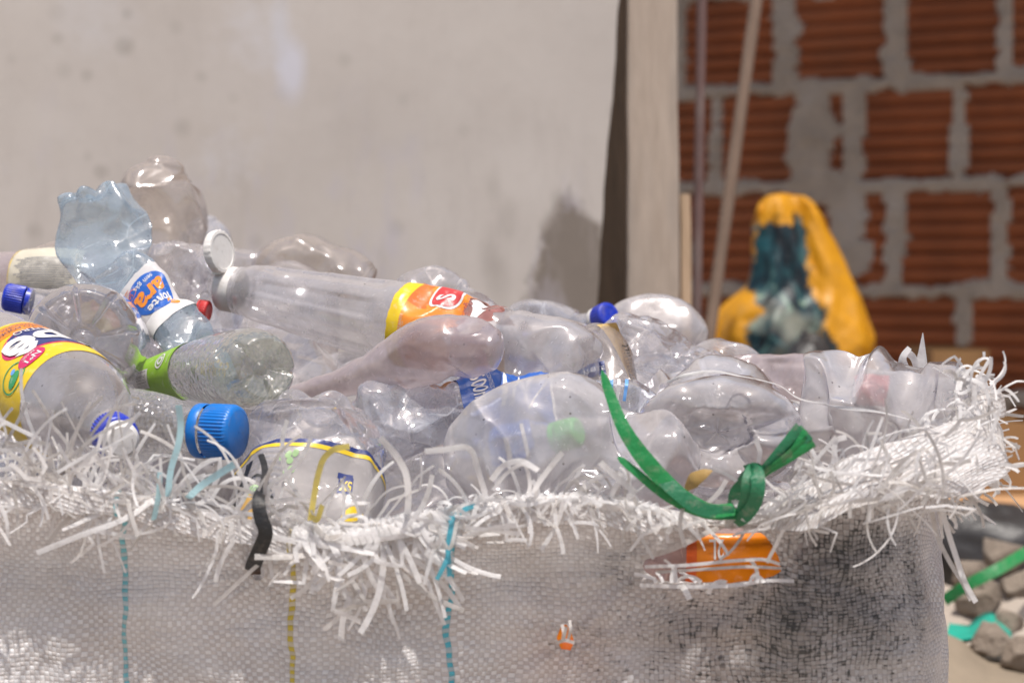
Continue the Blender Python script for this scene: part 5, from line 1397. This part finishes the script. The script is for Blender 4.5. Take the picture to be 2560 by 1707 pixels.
# brick wall of grooved hollow blocks: one height field, clay and mortar told apart
K0, K1 = 4.534, .65
def wallpt(u):
    k = (u - 1280) / F; Y = K0 / (1 + K1 * k); return k * Y, Y
SN = math.hypot(1, K1)
def s_of(u): return wallpt(u)[0] * SN
rowz = [1.1076 + .172 * k for k in range(7, 0, -1)] + [1.1076, .9357, .7557, .577, .401, .225, .05]
joints = {}
def cen(lst): return [(s_of(a), b * .5 * 4.15 / F * SN) for a, b in lst]
known = {7: cen([(1690, 36), (1958, 52), (2231, 46), (2505, 28), (2790, 36)]), 8: cen([(1787, 24), (2130, 38), (2392, 28), (2665, 34)]),
         9: cen([(1700, 36), (1960, 18), (2234, 40), (2497, 30), (2770, 36)]), 10: cen([(1850, 40), (2130, 40), (2404, 32), (2680, 40)])}
sA, sB = -.25, 2.4
sg = np.concatenate([np.arange(sA, .36, .02), np.arange(.36, 1.16, .0075), np.arange(1.16, sB, .02)])
zg = np.concatenate([np.arange(0, .5, .015), np.arange(.5, 1.36, .0040), np.arange(1.36, 2.32, .015)])
SG, ZG = np.meshgrid(sg, zg)
nz1 = fbm(np.stack([SG * 38, ZG * 38, SG * 0], -1), 5, 3); nz2 = fbm(np.stack([SG * 13, ZG * 13, SG * 0], -1), 6, 3)
md = np.full(SG.shape, 9.0)      # distance outside the mortar
for z in rowz: md = np.minimum(md, np.abs(ZG - z - .002 * np.sin(SG * 7)) - .0115)
rz = np.array(rowz)
rowi = np.array([(z < rz).sum() for z in zg])
gro = np.zeros(SG.shape)
for ri in set(rowi):
    m = rowi == ri
    js = known.get(ri)
    if js is None:
        o_ = (ri % 2) * .105 + .03; js = [(o_ + .208 * k, .011) for k in range(-3, 14)]
    else:
        a0 = js[0][0]; a1 = js[-1][0]; js = js + [(a0 - .208 * k, .011) for k in range(1, 6)] + [(a1 + .208 * k, .011) for k in range(1, 8)]
    for (s_, hw) in js: md[m] = np.minimum(md[m], np.abs(SG[m] - s_) - hw)
    zl = rz[ri] if ri < len(rz) else 0; zh = rz[ri - 1] if ri > 0 else 2.4
    ph = (ZG[m] - zl) / max(zh - zl, .01)
    gro[m] = np.clip(1 - np.abs((ph * 7.0) % 1 - .5) / .17, 0, 1)
for (u, v, a, b_) in ((2030, 330, 46, 120), (2005, 400, 34, 50), (2118, 560, 42, 80), (2130, 640, 40, 60), (2060, 470, 80, 40)):
    k = (u - 1280) / F; x_, Y_ = wallpt(u); s_ = x_ * SN; z_ = P(u, v, Y_)[2]
    e = np.hypot((SG - s_) / (a * mpp(Y_) * SN), (ZG - z_) / (b_ * mpp(Y_))) - 1
    md = np.minimum(md, e * .02)
md = md + nz1 * .009 + nz2 * .005
clay = md > 0
hgt = np.where(clay, -.004 - .016 * gro * np.clip(md / .006, 0, 1) + .0008 * nz1, .001 + .004 * nz1)
dirw = np.array([1 / SN, -K1 / SN, 0]); nw = np.array([-K1 / SN, -1 / SN, 0])
Xb = np.array([0, K0, 0]) + SG[..., None] * dirw + ZG[..., None] * np.array([0, 0, 1]) + hgt[..., None] * nw
bw = empty('brick_wall', (0, K0, 0) + dirw * 1.0, 'unplastered wall of grooved red hollow bricks with thick grey mortar', 'wall')
cm = (clay[:-1, :-1] & clay[1:, 1:])
mb = MB(); mb.grid(Xb, 0, mask=cm); mb.build('brick_face', M['brick'], bw)
mb = MB(); mb.grid(Xb, 0, mask=~cm); mb.build('mortar', M['mortar'], bw)
mb = MB()   # unseen slab added overhead to keep this corner of the yard in shade
SLAB0 = 2.05
a = np.array([0, K0, 0]) + dirw * sA; b_ = np.array([0, K0, 0]) + dirw * sB
pts = []
for i, q in enumerate(np.linspace(0, 1, 80)):
    c = a * (1 - q) + b_ * q
    w = .02 * math.sin(i * 1.57)
    pts.append([c + nw * .75 + np.array([0, 0, 2.30 + w]), c - nw * .3 + np.array([0, 0, 2.62 + w])])
Xr = np.array(pts); mb.grid(Xr, 0); mb.grid(Xr[:, ::-1] + np.array([0, 0, .012]), 0)
mb.build('shade_slab', M['shade_slab'], bw)

# yellow printed sack
def ysk():
    vs = np.array([483, 488, 500, 525, 560, 610, 680, 720, 760, 810, 860, 900, 980, 1100, 1300, 1560])
    lf = np.array([1950, 1925, 1908, 1893, 1884, 1880, 1876, 1862, 1815, 1782, 1768, 1758, 1745, 1735, 1735, 1740])
    rt = np.array([1975, 2002, 2026, 2046, 2062, 2088, 2122, 2142, 2158, 2178, 2192, 2188, 2200, 2210, 2210, 2205])
    n = 90; m = 88
    v = np.concatenate([np.linspace(483, 520, 16), np.linspace(526, 920, 56), np.linspace(940, 1560, 18)])
    L = _herm(vs.astype(float), lf, v); Rr = _herm(vs.astype(float), rt, v)
    th = np.linspace(0, 2 * math.pi, m, endpoint=False)
    Y0 = 3.40
    rows = []; uv = []
    for i in range(len(v)):
        hw = (Rr[i] - L[i]) / 2; cx = (Rr[i] + L[i]) / 2
        c = P(cx, v[i], Y0)
        dp = min(hw * mpp(Y0) * .75, .09)
        k = np.stack([np.cos(th) * 2.6, np.sin(th) * 2.6, np.full(m, v[i] * .0045)], -1)
        fold = 1 + .30 * fbm(k * 1.3, 12, 4) * min(1, i / 10)
        x = c[0] - np.cos(th) * hw * mpp(Y0) * (1 + (fold - 1) * .35); y = c[1] - np.sin(th) * dp * fold
        phi = np.arctan2(x - P(1962, 480, Y0)[0], max(P(1962, 470, Y0)[2] - c[2], .01))
        y = y - .016 * (np.abs(np.sin(phi * 9.0 + .8 * np.sin(v[i] * .012))) - .5) * min(1, i / 14) * (np.sin(th) < .3)
        crease = .016 * np.exp(-(((x - c[0]) / .016 - .4 + .3 * math.sin(v[i] * .02)) / 1.0) ** 2) * (np.sin(th) > 0)
        y = y + crease
        rows.append(np.stack([x, y, np.full(m, c[2])], -1))
        uv.append(np.stack([(x - P(1750, 700, Y0)[0]) / (440 * mpp(Y0)), np.full(m, 1 - (v[i] - 485) / 415)], -1))
    mb = MB(); Xs = np.array(rows); Xs[-1, :, 2] = np.maximum(Xs[-1, :, 2], 0)
    if Xs[-1, 0, 2] > 0.01: Xs = np.concatenate([Xs, (Xs[-1:] * [1, 1, 0])]); uv.append(uv[-1])
    mb.grid(Xs, 0, wrap=True, uv=np.array(uv))
    return mb
setp(ysk().build('plastic_sack', M['yellowsack']), 'crumpled yellow plastic sack with a dark teal print, propped before the brick wall', 'sack')
mb = MB()
c = P(2050, 905, 3.22)
def lump(c, rx, ry, rz, seed, amp=.25, n=28, m=40, cut=6, hard=.7):
    rs_ = np.random.RandomState(seed)
    a = np.linspace(.02, math.pi - .02, n)[:, None]; t = np.linspace(0, 2 * math.pi, m, endpoint=False)[None]
    d = np.stack([np.sin(a) * np.cos(t), np.sin(a) * np.sin(t), np.cos(a) + 0 * t], -1)
    r = 1 + amp * fbm(d * 1.7 + seed * 3.1, seed, 4)
    p = d * r[..., None]
    for k in range(cut):
        nn = rs_.normal(size=3); nn /= np.linalg.norm(nn); dd = rs_.uniform(.55, .85)
        q = np.maximum((p * nn).sum(-1) - dd, 0); p = p - nn * (q * hard)[..., None]
    return p * [rx, ry, rz] + c
def lumpobj(name, mat, c, r, seed, label, cat, **k):
    mb = MB(); mb.grid(lump(np.asarray(c), *r, seed, **k), 0, wrap=True); return setp(mb.build(name, mat), label, cat)
c = P(2012, 850, 3.22); lumpobj('rubbish_bag', M['blackbag'], (c[0], c[1], c[2] * .5), (.088, .085, c[2] * .52), 3, 'full dark grey plastic bag standing in front of the yellow sack', 'bag', cut=3, amp=.12)

# cardboard boxes at the right
def carton(name, mat, u0, u1, v0, Y, depth, label, lit=None):
    A = P(u0, v0, Y); B = P(u1, v0, Y)
    e = empty(name, ((A[0] + B[0]) / 2, Y + depth / 2, 0), label, 'box')
    w = B[0] - A[0]; h = A[2]; t_ = .004
    mb = MB(); cx = (A[0] + B[0]) / 2
    for (x, y, sx, sy) in ((cx, Y, w, t_), (cx, Y + depth, w, t_), (A[0] + t_ / 2, Y + depth / 2, t_, depth - t_ - .002), (B[0] - t_ / 2, Y + depth / 2, t_, depth - t_ - .002)):
        mb.box((x, y, h / 2), sx, sy, h, 0)
    mb.build('box_wall', mat, e)
    return e, A, B
e, A, B = carton('cardboard_box', M['cardboard'], 2330, 2472, 874, 3.62, .22, 'tall brown cardboard box standing before the brick wall, right of the sack corner')
e, A, B = carton('cardboard_box', M['cardboard'], 2300, 2640, 1055, 3.35, .24, 'wide open brown cardboard box with its front flap folded down towards the rubble')
mb = MB(); fl0 = P(2300, 1238, 3.345); fl1 = P(2640, 1238, 3.345); f0 = P(2285, 1322, 3.10); f1 = P(2650, 1322, 3.10)
q = np.linspace(0, 1, 8)[:, None]
top = np.stack([fl0 * (1 - q) + f0 * q, fl1 * (1 - q) + f1 * q], 1); mb.grid(top, 0, smooth=False); mb.grid(top[:, ::-1] - np.array([0, 0, .004]), 0, smooth=False)
mb.build('flap', M['cardlit'], e)

# rubble at the lower right
mb = MB(); th = np.linspace(0, 2 * math.pi, 60, endpoint=False)
c0 = np.array([.56, 2.58, 0]); rows = []
for k in np.linspace(1, 0.001, 30):
    z = .455 * (1 - k ** 2.4)
    rr = k * .58
    x = c0[0] + np.cos(th) * rr; y = c0[1] + np.sin(th) * rr * .75
    rows.append(np.stack([x, y, z + .03 * fbm(np.stack([x * 14, y * 14, x * 0], -1), 3, 3) * (k < .95)], -1))
mb.grid(np.array(rows), 0, wrap=True); setp(mb.build('rubble', M['ground'], origin=np.array([.56, 2.58, 0])), kind='stuff')
lumpobj('rubbish_bag', M['blackbag'], P(2490, 1368, 2.82), (.10, .07, .055), 7, 'black plastic bag lying behind the broken concrete at the lower right', 'bag', cut=3)
for i, (u, v, Y, rx, rz, lb) in enumerate((
    (2515, 1385, 2.62, 60, 50, 'largest pale chunk of broken concrete, just below the black bag'),
    (2425, 1432, 2.58, 42, 44, 'brown rounded chunk of rubble against the right edge of the white sack'),
    (2545, 1465, 2.50, 58, 52, 'chunk of rubble at the right frame edge, below the green strip'),
    (2455, 1500, 2.48, 52, 48, 'dull brown chunk of rubble under the green strip'),
    (2520, 1560, 2.40, 42, 36, 'chunk of rubble behind the end of the teal cloth'),
    (2480, 1602, 2.30, 56, 46, 'crumbly chunk of rubble lying on the beige cloth'),
    (2550, 1640, 2.28, 44, 50, 'small pale chunk of rubble at the lower right corner'))):
    k = mpp(Y)
    o = lumpobj('rubble_chunk', M['concrete'], P(u, v, Y), (rx * k * 1.25, rx * k, rz * k), 20 + i, lb, 'rubble', amp=.42, cut=16, hard=1.0)
    o['group'] = 'chunks of rubble at the lower right'
mb = MB(); ribbon(mb, pxline([(2360, 1500, 2.42), (2430, 1455, 2.40), (2490, 1425, 2.40), (2535, 1398, 2.42), (2600, 1360, 2.46)], 20), .012, .1, .4)
setp(mb.build('plastic_strip', M['strapgreen']), 'faded green plastic strip lying across the rubble', 'strip')
def cloth(u0, u1, vtop, vbot, Y0, Y1, seed, nx=36, ny=22, amp=.02):
    us = np.linspace(u0, u1, nx); rows = []
    for j, q in enumerate(np.linspace(0, 1, ny)):
        v = np.array([np.interp(u, *vtop) for u in us]) * (1 - q) + np.array([np.interp(u, *vbot) for u in us]) * q
        Pp = P(us, v, Y0 + (Y1 - Y0) * q + 0 * us)
        Pp = Pp + np.array([0, 1, .4]) * (amp * fbm(Pp * 14, seed, 3))[:, None]
        rows.append(Pp)
    X_ = np.array(rows); mb = MB(); mb.grid(X_, 0); mb.grid(X_[:, ::-1] + np.array([0, .004, -.004]), 0); return mb
setp(cloth(2370, 2530, ([2370, 2420, 2460, 2480, 2510, 2530], [1548, 1560, 1535, 1530, 1548, 1570]), ([2370, 2430, 2480, 2530], [1605, 1600, 1575, 1600]), 2.42, 2.34, 4).build('cloth', M['teal']), 'crumpled bright teal cloth lying among the rubble', 'cloth')
setp(cloth(2340, 2640, ([2340, 2400, 2470, 2560, 2640], [1560, 1590, 1640, 1665, 1650]), ([2340, 2640], [1800, 1800]), 2.30, 2.12, 6, amp=.03).build('sackcloth', M['sackcloth']), 'beige sackcloth draped at the lower right corner beside the white sack', 'cloth')

# ------------------------------------------------------------------ light, sky, camera
EL, AZ = 72.0, 168.0     # azimuth measured from +Y towards +X: behind the camera, a little to its right
sv = Vector((math.sin(R_(AZ)) * math.cos(R_(EL)), math.cos(R_(AZ)) * math.cos(R_(EL)), math.sin(R_(EL))))
ld = bpy.data.lights.new('sun', 'SUN'); ld.energy = 4.9; ld.angle = R_(1.2); ld.color = (1.0, .955, .90)
lo = bpy.data.objects.new('sun', ld); COL.objects.link(lo); lo.rotation_euler = sv.to_track_quat('Z', 'Y').to_euler(); lo.location = (0, 0, 6)
w = bpy.data.worlds.new('World'); sc.world = w; w.use_nodes = True
nt = w.node_tree; nt.nodes.clear()
sky = nt.nodes.new('ShaderNodeTexSky'); sky.sky_type = 'NISHITA'; sky.sun_disc = False
sky.sun_elevation = R_(EL); sky.sun_rotation = R_(AZ); sky.dust_density = 4.0; sky.air_density = 1.0; sky.ozone_density = .8
bg = nt.nodes.new('ShaderNodeBackground'); bg.inputs['Strength'].default_value = .15
wo = nt.nodes.new('ShaderNodeOutputWorld'); nt.links.new(sky.outputs[0], bg.inputs[0]); nt.links.new(bg.outputs[0], wo.inputs[0])

cd = bpy.data.cameras.new('camera'); cam = bpy.data.objects.new('camera', cd); COL.objects.link(cam)
cam.location = (0, 0, CAMZ); cam.rotation_euler = (math.pi / 2 - PITCH, 0, 0)
cd.lens = 85; cd.sensor_width = 36; cd.sensor_fit = 'HORIZONTAL'; cd.clip_start = .05; cd.clip_end = 200
cd.dof.use_dof = True; cd.dof.focus_distance = 1.56; cd.dof.aperture_fstop = 8.5; cd.dof.aperture_blades = 9
sc.camera = cam
sc.view_settings.view_transform = 'Standard'; sc.view_settings.look = 'None'; sc.view_settings.gamma = 1.0
sc.view_settings.exposure = -0.25
cy = sc.cycles
cy.max_bounces = 9; cy.transparent_max_bounces = 40; cy.diffuse_bounces = 4; cy.glossy_bounces = 4; cy.transmission_bounces = 6
cy.caustics_reflective = False; cy.caustics_refractive = False; cy.sample_clamp_indirect = 6.0
cy.use_denoising = True
try:
    cy.denoiser = 'OPENIMAGEDENOISE'
except Exception: pass
